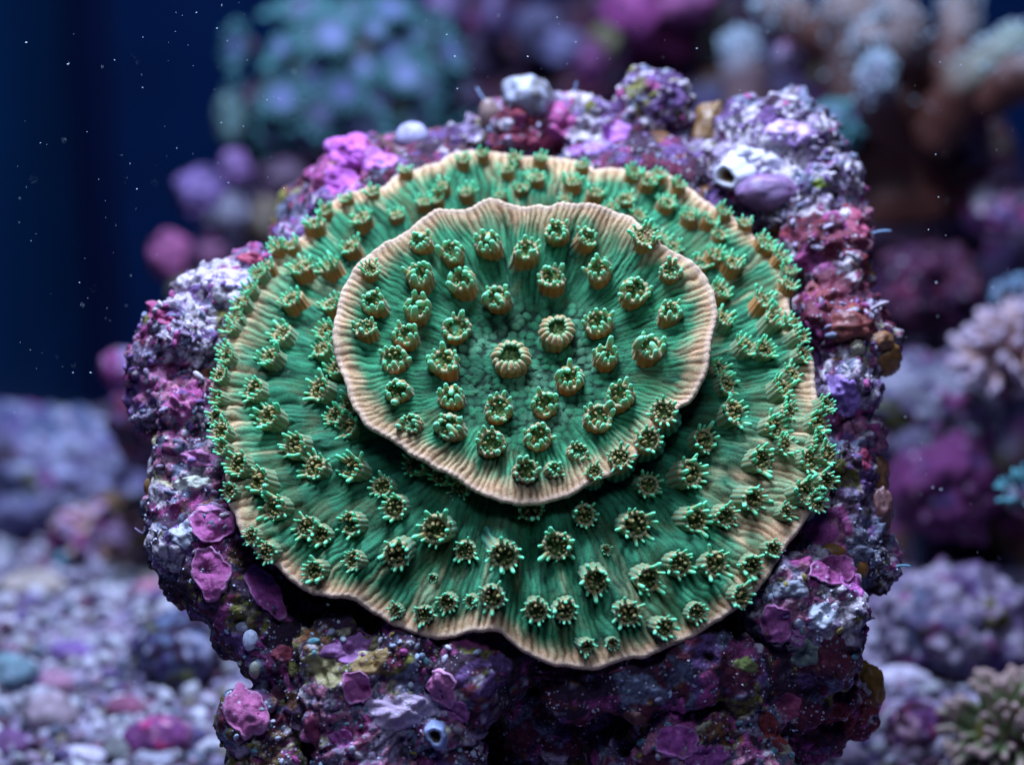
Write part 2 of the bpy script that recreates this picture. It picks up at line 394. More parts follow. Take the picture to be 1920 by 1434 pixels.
        col = mix(green, tanc, np.clip(tan + streak * rel, 0, 1))
        col = mix(col, np.array([0.10, 0.48, 0.22]), 0.4 * smooth(0.35, 0.9, rel) * np.exp(-((dist - 0.55) / 0.45) ** 2) * smooth(-0.5, 0.3, noise3(UV * 3, seed + 44)))
        lip = 1 - smooth(0.0, 0.10, dist)
        col = mix(col, np.array([0.80, 0.60, 0.45]), lip * 0.5)
        # rim lip and underside
        last = slice((nr - 1) * nth, nr * nth); i = np.arange(nth)
        pr = pos[last]; dr = np.cos(s.th)[:, None] * PU + np.sin(s.th)[:, None] * PV
        slope = (s.base(np.full(nth, 1.0), i) - s.base(np.full(nth, 0.97), i)); slope /= np.linalg.norm(slope, axis=1)[:, None]
        nn = PN - slope * (slope @ PN)[:, None]; nn /= np.linalg.norm(nn, axis=1)[:, None]
        rows = []; cols = []; th_l = 0.058
        for a in (35, 70, 105, 145, 180):
            a = math.radians(a)
            rows.append(pr + slope * (th_l * math.sin(a)) - nn * (th_l * (1 - math.cos(a)))); cols.append(col[last] * 0.95 + 0.02)
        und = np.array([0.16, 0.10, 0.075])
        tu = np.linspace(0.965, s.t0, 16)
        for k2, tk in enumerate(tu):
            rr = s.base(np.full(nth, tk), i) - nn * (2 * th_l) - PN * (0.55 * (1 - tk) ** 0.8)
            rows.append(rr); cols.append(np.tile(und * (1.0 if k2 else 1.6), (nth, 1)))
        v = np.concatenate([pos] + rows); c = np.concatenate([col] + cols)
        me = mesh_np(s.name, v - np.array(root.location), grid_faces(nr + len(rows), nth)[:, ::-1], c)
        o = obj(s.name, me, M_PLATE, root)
        s.me = me
        return o

# --- polyps
def tentacle_mesh(name, L, w, bend, tip=1.0, flat=1.0, base_c=(0.27, 0.12, 0.04), tip_c=(0.16, 0.60, 0.42), ns=8, nr=9, mid=0.45):
    s = np.concatenate([np.linspace(0, 0.8, nr - 3), [0.9, 0.965, 0.995]])
    cent = np.zeros((len(s), 2)); ang = bend * s
    for k in range(1, len(s)):
        ds = (s[k] - s[k - 1]) * L; a = 0.5 * (ang[k] + ang[k - 1])
        cent[k] = cent[k - 1] + ds * np.array([math.sin(a), math.cos(a)])
    prof = (1 - 0.35 * s) * (1 + 0.25 * (tip - 1) * smooth(0.5, 0.9, s))
    cap = np.sqrt(np.clip(1 - ((s - 0.8) / 0.2).clip(0, 1) ** 2, 0.01, 1))
    rad = w * prof * cap
    ph = np.linspace(0, 2 * math.pi, ns, endpoint=False)
    v = np.zeros((len(s), ns, 3))
    v[..., 0] = cent[:, 0, None] + rad[:, None] * np.cos(ph) * np.cos(ang)[:, None] * flat
    v[..., 2] = cent[:, 1, None] - rad[:, None] * np.cos(ph) * np.sin(ang)[:, None] * flat
    v[..., 1] = rad[:, None] * np.sin(ph)
    k = smooth(mid - 0.35, mid + 0.4, s)
    c = np.repeat(mix(np.array(base_c), np.array(tip_c), k)[:, None], ns, 1)
    edge = (np.abs(np.sin(ph)) ** 2)[None, :, None] * 0.5
    c = c * (1 - edge) + np.array(tip_c) * edge
    return v.reshape(-1, 3), grid_faces(len(s), ns), c.reshape(-1, 3)

def calyx_mesh(name, n, seed, pale=0.0):
    r_ = np.random.RandomState(seed)
    na = n * 6
    a = np.linspace(0, 2 * math.pi, na, endpoint=False)
    prof = [(1.55, -1.05), (1.28, -0.7), (1.10, -0.35), (1.0, 0.0), (0.97, 0.3), (0.97, 0.55), (0.96, 0.74), (0.91, 0.88), (0.82, 0.95), (0.72, 0.93), (0.64, 0.82), (0.58, 0.66), (0.54, 0.5)]
    amp = [0.07, 0.07, 0.06, 0.045, 0.035, 0.035, 0.05, 0.06, 0.05, 0.05, 0.05, 0.05, 0.03]
    rid = np.abs(np.cos(a * n / 2)) ** 0.8
    wob = 1 + 0.05 * np.cos(a * 2 + r_.rand() * 6) + 0.04 * np.cos(a * 3 + r_.rand() * 6)
    v = []; c = []
    brown = np.array([0.40, 0.135, 0.018]) * (1 - pale) + np.array([0.17, 0.24, 0.11]) * pale; brown_ = np.array([0.36, 0.155, 0.04]); tan = np.array([0.60, 0.30, 0.12]); mint = np.array([0.09, 0.42, 0.27]); green = np.array([0.005, 0.08, 0.04])
    for k, ((R, z), am) in enumerate(zip(prof, amp)):
        rr = R * wob + am * (rid - 0.5) * 1.6 * (1 if k < 9 else -0.6)
        zz = z + (0.09 * (rid - 0.5) if 6 <= k <= 9 else 0)
        v.append(np.stack([rr * np.cos(a), rr * np.sin(a), np.full(na, zz) if np.isscalar(zz) else zz], 1))
        f = smooth(-0.8, 0.15, np.array([z]))[0]
        base = green * (1 - f) + brown * f  # green foot, its colour darkened to paint in contact shade
        if k >= 7: base = tan * 0.75 + mint * 0.25
        if k >= 10: base = np.array([0.06, 0.16, 0.05])
        cc = np.tile(base, (na, 1))
        if k < 7: cc = mix(cc, mint, (rid ** 4) * ((0.13 + 0.45 * pale) if k > 2 else 0.5 + 0.3 * pale))
        elif k < 10: cc = mix(cc, mint * 1.4, (1 - rid) * 0.5)
        c.append(cc)
    return mesh_np(name, np.concatenate(v), grid_faces(len(prof), na), np.concatenate(c))

def mouth_mesh(name, seed):
    na, nr = 28, 7
    a = np.linspace(0, 2 * math.pi, na, endpoint=False); r = np.linspace(0.62, 0.02, nr)
    Rr, A = np.meshgrid(r, a, indexing='ij')
    x = Rr * np.cos(A); y = Rr * np.sin(A)
    p = np.stack([x.ravel(), y.ravel(), np.zeros(x.size)], 1)
    g, _, gid = worley(p * 6, seed, True)
    p[:, 2] = 0.66 - 0.14 * (1 - Rr.ravel() / 0.62) + 0.10 * np.clip(1 - g / 0.6, 0, 1)
    c = mix(np.array([0.08, 0.14, 0.03]), np.array([0.30, 0.46, 0.14]), np.clip(1 - g / 0.6, 0, 1) * gid)
    return mesh_np(name, p, grid_faces(nr, na), c)

TAN = (0.52, 0.29, 0.14); BRN = (0.46, 0.18, 0.04); MINT = (0.17, 0.82, 0.43); PALE = (0.24, 0.78, 0.42)
def crown_spec(kind, r_):
    """list of (variant, angle, base radius, base z, lean, scale)"""
    out = []
    if kind == 'fat':
        n = 15
        for k in range(n):
            out.append(('fat', 2 * math.pi * (k + 0.15 * r_.randn() * 0.5) / n, 0.90 + 0.02 * r_.randn(), 0.72, -0.15 + 0.08 * r_.randn(), 1.0 + 0.1 * r_.randn()))
    elif kind == 'short':
        n = 11
        for k in range(n):
            out.append(('short', 2 * math.pi * (k + 0.18 * r_.randn()) / n, 0.80 + 0.03 * r_.randn(), 0.74, 0.18 + 0.30 * r_.randn(), max(0.6, 1.0 + 0.22 * r_.randn())))
        for k in range(7):
            out.append(('bud' if k % 2 else 'inner', 2 * math.pi * (k + 0.3 * r_.randn()) / 7, 0.54, 0.66, -0.3 + 0.3 * r_.randn(), 0.8 + 0.2 * r_.rand()))
    else:
        n = 13
        for k in range(n):
            out.append(('long', 2 * math.pi * (k + 0.2 * r_.randn()) / n, 0.80 + 0.04 * r_.randn(), 0.72, 0.38 + 0.25 * r_.randn(), max(0.6, 1.0 + 0.25 * r_.randn())))
        for k in range(8):
            out.append(('inner', 2 * math.pi * (k + 0.5 + 0.2 * r_.randn()) / 8, 0.58, 0.66, -0.35 + 0.25 * r_.randn(), max(0.5, 0.9 + 0.2 * r_.randn())))
    return out
TENT = {
    'fat': tentacle_mesh('tentacle', 0.56, 0.178, -1.6, base_c=(0.50, 0.24, 0.09), tip_c=(0.26, 0.62, 0.34), mid=0.8),
    'short': tentacle_mesh('tentacle', 0.74, 0.20, -0.5, base_c=BRN, tip_c=PALE, mid=0.6),
    'inner': tentacle_mesh('tentacle', 0.46, 0.14, -0.5, base_c=(0.34, 0.15, 0.035), tip_c=(0.36, 0.30, 0.10), mid=0.6),
    'bud': tentacle_mesh('tentacle', 0.30, 0.10, 0.1, base_c=(0.1, 0.3, 0.12), tip_c=MINT, mid=0.4),
    'long': tentacle_mesh('tentacle', 0.72, 0.14, 0.25, tip=1.5, base_c=BRN, tip_c=MINT, mid=0.52),
}
TENT_ME = {k: mesh_np('tentacle', *v) for k, v in TENT.items()}
for m_ in TENT_ME.values(): m_.materials.append(M_POLYP)
def tent_matrix(spec):
    _, a, R0, z, lean, sc = spec
    Rz = np.array([[math.cos(a), -math.sin(a), 0], [math.sin(a), math.cos(a), 0], [0, 0, 1]])
    Ry = np.array([[math.cos(lean), 0, math.sin(lean)], [0, 1, 0], [-math.sin(lean), 0, math.cos(lean)]])
    return Rz @ Ry, np.array([R0 * math.cos(a), R0 * math.sin(a), z]), sc
CROWN = {}
for kd in ('fat', 'short', 'long'):
    CROWN[kd] = []
    for q in range(2 if kd == 'fat' else 7):
        r_ = np.random.RandomState(100 + q + len(kd) * 31)
        sp = crown_spec(kd, r_); bag = Bag()
        for x in sp:
            R_, t_, s_ = tent_matrix(x); v, f, c = TENT[x[0]]
            bag.add((v * s_) @ R_.T + t_, f, c)
        me = bag.mesh('tentacle_crown'); me.materials.append(M_POLYP)
        CROWN[kd].append((me, sp))
CALYX = {'fat': [calyx_mesh('polyp', 15, 1, 0.45), calyx_mesh('polyp', 15, 2, 0.3)], 'short': [calyx_mesh('polyp', 13, k) for k in range(3, 7)], 'long': [calyx_mesh('polyp', 14, k) for k in range(8, 12)], 'pale': [calyx_mesh('polyp', 14, k, 0.75) for k in range(12, 16)]}
for l_ in CALYX.values():
    for m_ in l_: m_.materials.append(M_POLYP)
MOUTH = [mouth_mesh('mouth_disc', k) for k in range(3)]
for m_ in MOUTH: m_.materials.append(M_MOUTH)

C_LO = P(980, 775, 0.4)
C_UP = P(985, 680, -0.05)
def h_lo(px, py):
    a = math.atan2(760 - py, (px - 980) * 0.84)
    h = 0.15 + 0.75 * max(0, math.sin(a)) - 0.95 * max(0, -math.sin(a)) + 0.35 * math.cos(a) ** 2
    h += 0.55 * math.exp(-((px - 905) / 38) ** 2 - ((py - 1180) / 60) ** 2) + 0.30 * math.exp(-((px - 650) / 30) ** 2 - ((py - 1110) / 60) ** 2)
    return h
def h_up(px, py):
    a = math.atan2(655 - py, (px - 985) * 0.8)
    return 0.45 + 0.80 * max(0, math.sin(a)) - 0.75 * max(0, -math.sin(a)) + 0.12 * math.cos(a) ** 2
root = thing('plate_coral', 'large two-tiered green plate coral with tan rims and many tentacled polyps on the encrusted rock', 'coral', C_LO - PN * 1.2)
RL = np.array(root.location)
lower = Plate('lower_plate', LO_OUT, C_LO, h_lo, 1560, 250, 0.22, 0.35, 1.15, 226, False)
upper = Plate('upper_plate', UP_OUT, C_UP, h_up, 1100, 230, 0.012, -0.15, 1.5, 158, True)
pol_lo = [lower.place(x, y, w, 0.85, 1.15) for x, y, w in LO_POL]
pol_up = [upper.place(x, y, w, 0.42, 1.0) for x, y, w in UP_POL]
lower.build(pol_lo, root, 0.72)
upper.build(pol_up, root, 0.36)

# stalk between the plates, and the foot on the rock
na = 64; bag_v = []
prof = [(1.1, -1.6), (1.5, -1.0), (1.75, -0.2), (1.6, 0.35), (1.25, 0.8), (1.2, 1.3)]
for R_, z_ in prof:
    a = np.linspace(0, 2 * math.pi, na, endpoint=False)
    rr = R_ * (1 + 0.05 * np.cos(9 * a) + 0.04 * np.cos(17 * a + 1))
    cc = C_LO * (1 - (z_ + 1.6) / 3.6) + (C_UP - PN * 0.2) * ((z_ + 1.6) / 3.6) if z_ > 0.3 else C_LO + PN * 0
    ax = (C_UP - C_LO)
    ce = C_LO + ax * np.clip(z_ / 2.2, -0.8, 1)
    bag_v.append(ce + rr[:, None] * (np.cos(a)[:, None] * PU + np.sin(a)[:, None] * PV))
v = np.concatenate(bag_v)
obj('stalk', mesh_np('stalk', v - RL, grid_faces(len(prof), na), np.tile([0.09, 0.07, 0.06], (len(v), 1))), M_PLATE, root)

allp = [(p, 'up', w) for p, w in zip(pol_up, [q[2] for q in UP_POL])] + [(p, 'lo', w) for p, w in zip(pol_lo, [q[2] for q in LO_POL])]
order = sorted(range(len(allp)), key=lambda k: -allp[k][2]); single = set(order[:14])
for k, ((p, ax, rad, out, t), tier, w) in enumerate(allp):
    rr = np.random.RandomState(500 + k)
    kd = 'fat' if (tier == 'up' and w > 63) else ('short' if tier == 'up' and t < 0.93 else 'long')
    F = frame(ax, out); sp_ = rr.rand() * 6.28
    Rz = np.array([[math.cos(sp_), -math.sin(sp_), 0], [math.sin(sp_), math.cos(sp_), 0], [0, 0, 1]])
    o = obj('polyp', (CALYX['pale'] if tier == 'lo' and out @ PV < 0.25 + 0.3 * rr.rand() else CALYX[kd])[k % 2 if kd == 'fat' else k % 4], None, root, mat4(F @ Rz, p - RL, rad))
    hs = 0.94 + 0.25 * rr.rand() + (0.18 if tier == 'lo' else 0)
    o.scale = (rad, rad, rad * hs)
    obj('mouth_disc', MOUTH[k % 3], None, o)
    me, sp = CROWN[kd][k % len(CROWN[kd])]
    if k in single:
        for x in sp:
            R_, t_, s_ = tent_matrix(x)
            obj('tentacle', TENT_ME[x[0]], None, o, mat4(R_, t_, s_))
    else:
        obj('tentacle_crown', me, None, o)
# ------------------------------------------------------------------ the encrusted rock the coral grows on
M_ROCK = material('live_rock', rough=0.75, spec=0.25, fine=15, var=0.5, bump=1.0, bump_d=0.07, pits=0.8, speck=0.75, hue=0.03)
M_CRUST = material('coralline_crust', rough=0.55, spec=0.35, fine=12, var=0.35, bump=0.8, bump_d=0.05, pits=0.4, speck=0.5)
M_SOFT = material('soft_growth', rough=0.45, spec=0.4, fine=5, var=0.2, bump=0.3, bump_d=0.03)

PAL = {
    'white': np.array([0.58, 0.51, 0.56]), 'lav': np.array([0.27, 0.21, 0.31]), 'purple': np.array([0.15, 0.075, 0.22]),
    'mag': np.array([0.36, 0.07, 0.22]), 'pink': np.array([0.52, 0.20, 0.30]), 'maroon': np.array([0.13, 0.02, 0.045]), 'dark': np.array([0.045, 0.02, 0.04]),
    'grey': np.array([0.15, 0.17, 0.25]), 'olive': np.array([0.17, 0.16, 0.035]), 'red': np.array([0.22, 0.03, 0.045]), 'cream': np.array([0.55, 0.50, 0.30]),
    'teal': np.array([0.06, 0.26, 0.28]), 'brown': np.array([0.22, 0.10, 0.04]), 'blue': np.array([0.16, 0.26, 0.60]),
}
ZONES = {   # colours and how much of the surface each takes
    'W': [('white', 3.2), ('lav', 2.6), ('purple', 1.5), ('mag', .7), ('grey', 1.0), ('dark', .9), ('olive', .25)],
    'M': [('mag', 2.6), ('pink', 2.0), ('lav', 1.5), ('purple', 1.0), ('maroon', 1.2), ('white', .8)],
    'X': [('white', 1.6), ('pink', 1.4), ('mag', 1.5), ('lav', 1.2), ('grey', 1.3), ('cream', .6), ('dark', .8)],
    'G': [('grey', 2), ('dark', 1.8), ('white', 1.0), ('purple', 1.2), ('olive', .6), ('lav', .6)],
    'D': [('dark', 3), ('maroon', 2.2), ('purple', .9), ('mag', .7), ('grey', .8), ('olive', .5), ('brown', .5), ('white', .25)],
    'R': [('maroon', 2.2), ('red', 2.0), ('mag', 1.0), ('lav', .9), ('white', .8), ('brown', .7)],
    'O': [('olive', 1.5), ('cream', 1.2), ('brown', 1.2), ('dark', 1.3), ('mag', .8), ('white', .8)],
    'P': [('purple', 2), ('lav', 2), ('mag', 1.2), ('white', .7), ('dark', .7)],
    'K': [('dark', 2), ('purple', 1.8), ('grey', 1.2), ('mag', 1.0), ('white', 1.6), ('olive', .4)],
    'V': [('mag', 5), ('pink', 1.2), ('purple', .6)],
}
def zone_colours(p, zid, seed, f=2.2, warp=0.35):
    """irregular patches, cell by cell, in the proportions of each point's zone"""
    q = p + warp * np.stack([noise3(p * 1.7, seed), noise3(p * 1.7, seed + 1), noise3(p * 1.7, seed + 2)], 1) * 0.8
    f1, f2, c1 = worley(q * f, seed + 3)
    f1b, f2b, c2 = worley(q * f * 3.1 + 5, seed + 4)
    pick = np.where(noise3(p * 2.6, seed + 5) > 0.12, c2, c1)
    out = np.zeros_like(p)
    for k, zn in enumerate(ZONES):
        m = zid == k
        if not m.any(): continue
        w = np.array([x[1] for x in ZONES[zn]]); cum = np.cumsum(w / w.sum())
        cols = np.array([PAL[x[0]] for x in ZONES[zn]])
        out[m] = cols[np.minimum(np.searchsorted(cum, pick[m]), len(cum) - 1)]
    return out
ZI = {k: i for i, k in enumerate(ZONES)}

def ico(sub):
    import bmesh
    bm = bmesh.new(); bmesh.ops.create_icosphere(bm, subdivisions=sub, radius=1)
    v = np.array([x.co[:] for x in bm.verts]); f = np.array([[q.index for q in x.verts] for x in bm.faces]); bm.free()
    return v, f
ICO = {k: ico(k) for k in (1, 2, 3, 4, 5)}
ICO[6] = ico(6)

LUMPS = [  # px, py, radius px, depth, zone
 (345,640,85,1.6,'W'),(430,580,85,2.3,'W'),(380,560,55,2.2,'W'),(300,690,68,1.5,'M'),(285,770,52,1.3,'M'),(345,770,70,1.2,'M'),(480,520,60,2.8,'P'),
 (350,860,72,0.9,'X'),(400,900,85,0.8,'X'),(330,960,62,0.5,'X'),(345,1030,72,0.0,'G'),(400,1010,80,-0.1,'D'),(420,1090,95,-0.2,'D'),(350,1090,55,0.1,'D'),
 (480,1140,95,-0.4,'D'),(520,1210,85,-0.6,'D'),(455,1190,60,0,'D'),(470,1350,62,-1.2,'D'),(520,1420,90,-1.0,'O'),(590,1310,75,-1.0,'D'),
 (625,1230,75,-1.3,'O'),(680,1260,75,-1.4,'O'),(640,1330,90,-1.5,'X'),(740,1350,95,-1.6,'X'),(820,1360,80,-1.5,'X'),(700,1430,110,-1.5,'M'),(830,1430,85,-1.4,'D'),
 (900,1220,110,0.3,'D'),(1050,1330,120,1.0,'D'),(1000,1450,150,2.0,'D'),(1200,1290,110,0.2,'D'),(600,1120,85,0.6,'D'),(560,1160,80,0.2,'D'),(700,1180,90,0.4,'D'),
 (1250,1390,85,-1.2,'M'),(1330,1390,85,-1.2,'O'),(1400,1350,75,-1.0,'X'),(1390,1430,95,-1.2,'X'),(1180,1430,80,-0.8,'D'),(1300,1450,90,-1.2,'M'),
 (1480,1130,95,-0.9,'X'),(1540,1150,85,-0.9,'W'),(1530,1080,70,-0.3,'X'),(1570,1110,55,-0.6,'W'),(1540,1230,78,-0.8,'D'),(1450,1230,95,-0.5,'D'),(1480,1300,85,-0.2,'D'),(1560,1300,55,0.2,'R'),(1590,1330,55,0.6,'R'),(1530,1380,60,0.5,'D'),
 (1520,1000,60,0.0,'V'),(1590,960,65,1.0,'G'),(1600,1040,75,0.7,'G'),(1640,1060,58,0.9,'K'),(1570,880,70,1.2,'G'),(1610,820,48,1.5,'M'),
 (1580,730,72,1.6,'W'),(1600,680,60,1.9,'X'),(1560,620,80,2.2,'R'),(1640,640,50,2.2,'X'),(1610,590,55,2.5,'R'),(1580,530,65,2.9,'R'),(1530,470,85,3.4,'R'),(1580,450,55,3.4,'R'),(1570,780,60,1.6,'D'),
 (1480,290,110,4.8,'W'),(1410,260,80,5.2,'W'),(1550,360,75,4.2,'W'),(1500,390,90,3.9,'W'),(1390,350,85,4.4,'W'),(1590,410,48,3.9,'X'),(1440,380,70,4,'P'),(1330,320,70,5.0,'W'),
 (1225,205,78,5.8,'K'),(1290,260,50,5.6,'D'),(1190,270,65,5.6,'D'),(1120,260,75,5.8,'W'),(1080,225,55,6.0,'W'),(1040,230,55,5.9,'M'),(970,255,75,5.8,'R'),(900,265,50,5.9,'W'),(850,285,45,5.6,'W'),(780,300,45,5.2,'W'),
 (660,310,62,4.6,'V'),(620,340,45,4.4,'V'),(715,300,45,4.8,'V'),(630,410,55,3.9,'P'),(560,470,60,3.4,'P'),
 (760,1240,85,-1.4,'D'),(880,1270,85,-1.6,'D'),(950,1235,70,-1.2,'D'),(1090,1285,75,-1.4,'D'),(1190,1275,80,-1.6,'D'),(1300,1245,85,-1.5,'D'),(1380,1270,80,-1.2,'D'),
 (760,500,260,6.0,'D'),(1200,500,260,6.0,'D'),(980,820,330,5.6,'D'),(620,820,200,3.6,'D'),(1380,820,190,3.6,'D'),(900,1120,190,3.0,'D'),(1150,1120,190,3.0,'D'),(760,1250,170,1.6,'D'),(1330,1200,160,1.6,'D'),(700,1520,220,1.5,'D'),(1250,1540,230,1.6,'D'),(980,1560,240,3,'D'),
]
def rock_mesh():
    bag = Bag(); v0, f0 = ICO[4]
    cen = []; rads = []
    for px, py, rp, d, z in LUMPS:
        c = P(px, py, d); R = rp * PXCM * (D + d) / D
        vv = v0 * R * (1 + 0.10 * fbm(v0 * 1.3 + c, 5, 2))[:, None] + c
        bag.add(vv, f0, (0, 0, 0)); cen.append(c); rads.append(R)
    me = bag.mesh('lumps'); o = bpy.data.objects.new('lumps', me); COL.objects.link(o)
    md = o.modifiers.new('r', 'REMESH'); md.mode = 'VOXEL'; md.voxel_size = 0.06
    dg = bpy.context.evaluated_depsgraph_get()
    m2 = bpy.data.meshes.new_from_object(o.evaluated_get(dg))
    bpy.data.objects.remove(o); bpy.data.meshes.remove(me)
    v = mesh_arrays(m2); n = normals_of(m2)
    nl = len(m2.loops); li = np.empty(nl, dtype=np.int32); m2.loops.foreach_get('vertex_index', li); f = li.reshape(-1, 4)
    bpy.data.meshes.remove(m2)
    # what no viewpoint near the photograph's can see is left out: the far side, and the core under the plate
    toc = CAM - v; toc /= np.linalg.norm(toc, axis=1)[:, None]
    facing = (n * toc).sum(1)
    q = v - C_LO; uu = q @ PU; vv = q @ PV; hh = q @ PN
    ang = ((np.arctan2(vv, uu) + math.pi) / (2 * math.pi) * lower.nth).astype(int) % lower.nth
    tt = np.hypot(uu, vv) / lower.R[ang]
    keep = ((facing > -0.3) | (n[:, 2] > 0.35)) & ~((tt < 0.7) & (vv > -2.5))
    kf = keep[f].any(1); f = f[kf]
    used = np.zeros(len(v), bool); used[f.ravel()] = True
    idx = np.cumsum(used) - 1; f = idx[f]; v = v[used]; n = n[used]; tt = tt[used]
    # nearest lump decides the zone
    cen = np.array(cen); rads = np.array(rads)
    vw = v + 0.35 * np.stack([noise3(v * 1.9, 71), noise3(v * 1.9, 72), noise3(v * 1.9, 73)], 1)
    best = np.full(len(v), 1e9); zid = np.zeros(len(v), int)
    for k, L in enumerate(LUMPS):
        d = np.linalg.norm(vw - cen[k], axis=1) - rads[k]
        m = d < best; best[m] = d[m]; zid[m] = ZI[L[4]]
    # relief: lobes, nodules, granules, pits
    w = v + 0.22 * np.stack([noise3(v * 1.4, 81), noise3(v * 1.4, 82), noise3(v * 1.4, 83)], 1)
    a1, a2, _ = worley(w * 1.25, 84)
    b1, b2, bid = worley(w * 3.0 + 0.3 * noise3(v * 4, 89)[:, None], 85)
    c1, c2, cid = worley(w * 6.5, 86)
    fb = fbm(v * 0.8, 87, 3)
    gran = np.clip(0.5 + 1.2 * noise3(v * 0.7, 88), 0, 1)
    smooth_z = np.isin(zid, [ZI['V'], ZI['D']]) * 0.45
    disp = 0.28 * fb + 0.16 * (0.5 - a1) + (1 - smooth_z) * (0.26 * (0.5 - b1) + 0.12 * (0.45 - c1) * (0.4 + gran)) + 0.045 * fbm(v * 5, 90, 2)
    hole = smooth(0.62, 0.9, noise3(v * 1.6, 92) + 0.25 * noise3(v * 4, 93))
    disp -= 0.28 * hole
    # keep clear of the plate above
    v2 = v + n * disp[:, None]
    col = zone_colours(v2, zid, 200, 1.7)
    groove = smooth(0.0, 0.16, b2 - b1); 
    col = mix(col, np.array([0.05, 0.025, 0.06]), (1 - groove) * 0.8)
    hole_dark = smooth(0.45, 0.75, hole) * 0.8  # darker colour inside the sunken holes
    col = mix(col, np.array([0.03, 0.012, 0.03]), hole_dark)
    col = col * (0.75 + 0.5 * cid)[:, None]
    pale = smooth(0.55, 0.1, c1) * smooth(0.1, 0.5, noise3(v * 1.1, 95)) * (1 - 0.5 * np.isin(zid, [ZI['D'], ZI['V'], ZI['R']]))
    col = mix(col, PAL['white'] * 0.95, pale * 0.6)
    return v2, f, col, v, n
rv, rf, rc, rbase, rnorm = rock_mesh()
ROCK_LOC = P(980, 1500, 2.0); ROCK_LOC[2] = FLOOR_Z
rock = thing('live_rock', 'big knobbly rock crusted with pink and purple algae under the green plate coral', 'rock', ROCK_LOC)
rock_me = mesh_np('rock_body', rv - ROCK_LOC, rf, rc)
obj('rock_body', rock_me, M_ROCK, rock)
tri = np.concatenate([rf[:, :3], rf[:, [0, 2, 3]]])
ROCK_BVH = BVHTree.FromPolygons([tuple(x) for x in rv], [tuple(int(i) for i in q) for q in rf])
def rock_hit(px, py):
    u = ray(px, py); u = u / np.linalg.norm(u)
    loc, no, _, _ = ROCK_BVH.ray_cast(Vector(CAM), Vector(u))
    if loc is None:
        q = CAM + u * (D + 2)
        for _ in range(5):
            loc, no, _, _ = ROCK_BVH.find_nearest(Vector(q)); q = CAM + u * ((np.array(loc) - CAM) @ u)
    no = np.array(no)
    if no @ u > 0: no = -no
    return np.array(loc), no

def crust(px, py, rx, ry, rot, colour, seed, thick=0.035, lift=0.02, edge_c=None, lumps=0.10, name='coralline_crust', face=0.55, raised=False):
    """a sheet of growth that follows the rock, with a lobed outline and a raised edge"""
    p, no = rock_hit(px, py); r_ = np.random.RandomState(seed)
    view = CAM - p; view /= np.linalg.norm(view)
    ax = no * (1 - face) + view * face; ax /= np.linalg.norm(ax)
    F = frame(ax, UPV); na, nr = 56, 16
    a = np.linspace(0, 2 * math.pi, na, endpoint=False)
    out = 1 + sum(0.30 / k ** 1.1 * math.cos(6.28 * r_.rand()) * np.cos(k * a + 6.28 * r_.rand()) for k in (2, 3, 4, 5, 6, 7, 8, 9, 11, 13, 15)) + 0.015 * r_.randn(na)
    t = np.concatenate([np.linspace(0.02, 0.94, nr), [1.0, 1.02, 0.99]])
    lift_t = np.concatenate([np.linspace(0.8, 1, nr) , [1.0, 0.2, -1.5]])
    ca, sa = math.cos(rot), math.sin(rot)
    V = []; C = []
    sc = PXCM * (D + (p - CAM) @ FWD - D) / D
    for k, tk in enumerate(t):
        x = rx * out * tk * np.cos(a); y = ry * out * tk * np.sin(a)
        X = (x * ca - y * sa) * sc; Y = (x * sa + y * ca) * sc
        q = p + X[:, None] * F[:, 0] + Y[:, None] * F[:, 1]
        row = np.zeros((na, 3))
        for j in range(na):
            o = q[j] + ax * 0.9
            loc, n2, _, _ = ROCK_BVH.ray_cast(Vector(o), Vector(-ax), 1.9)
            row[j] = np.array(loc) if loc is not None else q[j] - ax * (0.25 + 0.3 * tk)
        V.append(row)
    V = np.stack(V)
    # relax along the rings so that the sheet bridges small hollows
    dp = (V - p) @ ax
    flat = V - dp[..., None] * ax
    for _ in range(4 if raised else 2):
        d2 = dp.copy()
        d2[1:-1] = 0.25 * (dp[:-2] + dp[2:]) + 0.125 * (np.roll(dp, 1, 1) + np.roll(dp, -1, 1))[1:-1] + 0.25 * dp[1:-1]
        d2[-3:] = 0.25 * (np.roll(dp, 1, 1) + np.roll(dp, -1, 1))[-3:] + 0.5 * dp[-3:]
        dp = np.maximum(d2, dp * 0.5 + d2 * 0.5)
    fl = flat.reshape(-1, 3)
    bumpy = lumps * (fbm(fl * 2.6, seed, 3) + 0.6 * (0.5 - worley(fl * 4.2, seed + 1)[0])).reshape(dp.shape)
    if not raised: lift_t = np.concatenate([np.linspace(0.75, 0.7, nr - 4), [0.6, 0.45, 0.25, 0.0], [-0.5, -1.2, -3.0]])
    rim = np.exp(-((t - 0.95) / 0.07) ** 2)[:, None] * (0.035 if raised else 0.0)
    dp = dp + (lift_t * (lift + thick))[:, None] + rim + bumpy * np.minimum(1, (1.05 - t) * 8)[:, None]
    W = (flat + dp[..., None] * ax).reshape(-1, 3)
    c0 = np.array(colour); cn = fbm(fl * 3, seed + 5, 2)
    c = c0 * (1 + 0.55 * cn)[:, None]
    ec = np.array(edge_c) if edge_c is not None else c0 * 0.5 + np.array([0.36, 0.26, 0.36])
    e = (0.8 if raised else 0.25) * (smooth(0.84, 0.98, np.repeat(t, na)) * (0.35 + 0.5 * (noise3(fl * 3, seed + 7) > -0.1)))
    c = mix(c, ec, e)
    return obj(name, mesh_np(name, W - ROCK_LOC, grid_faces(len(t), na), c), M_CRUST, rock)

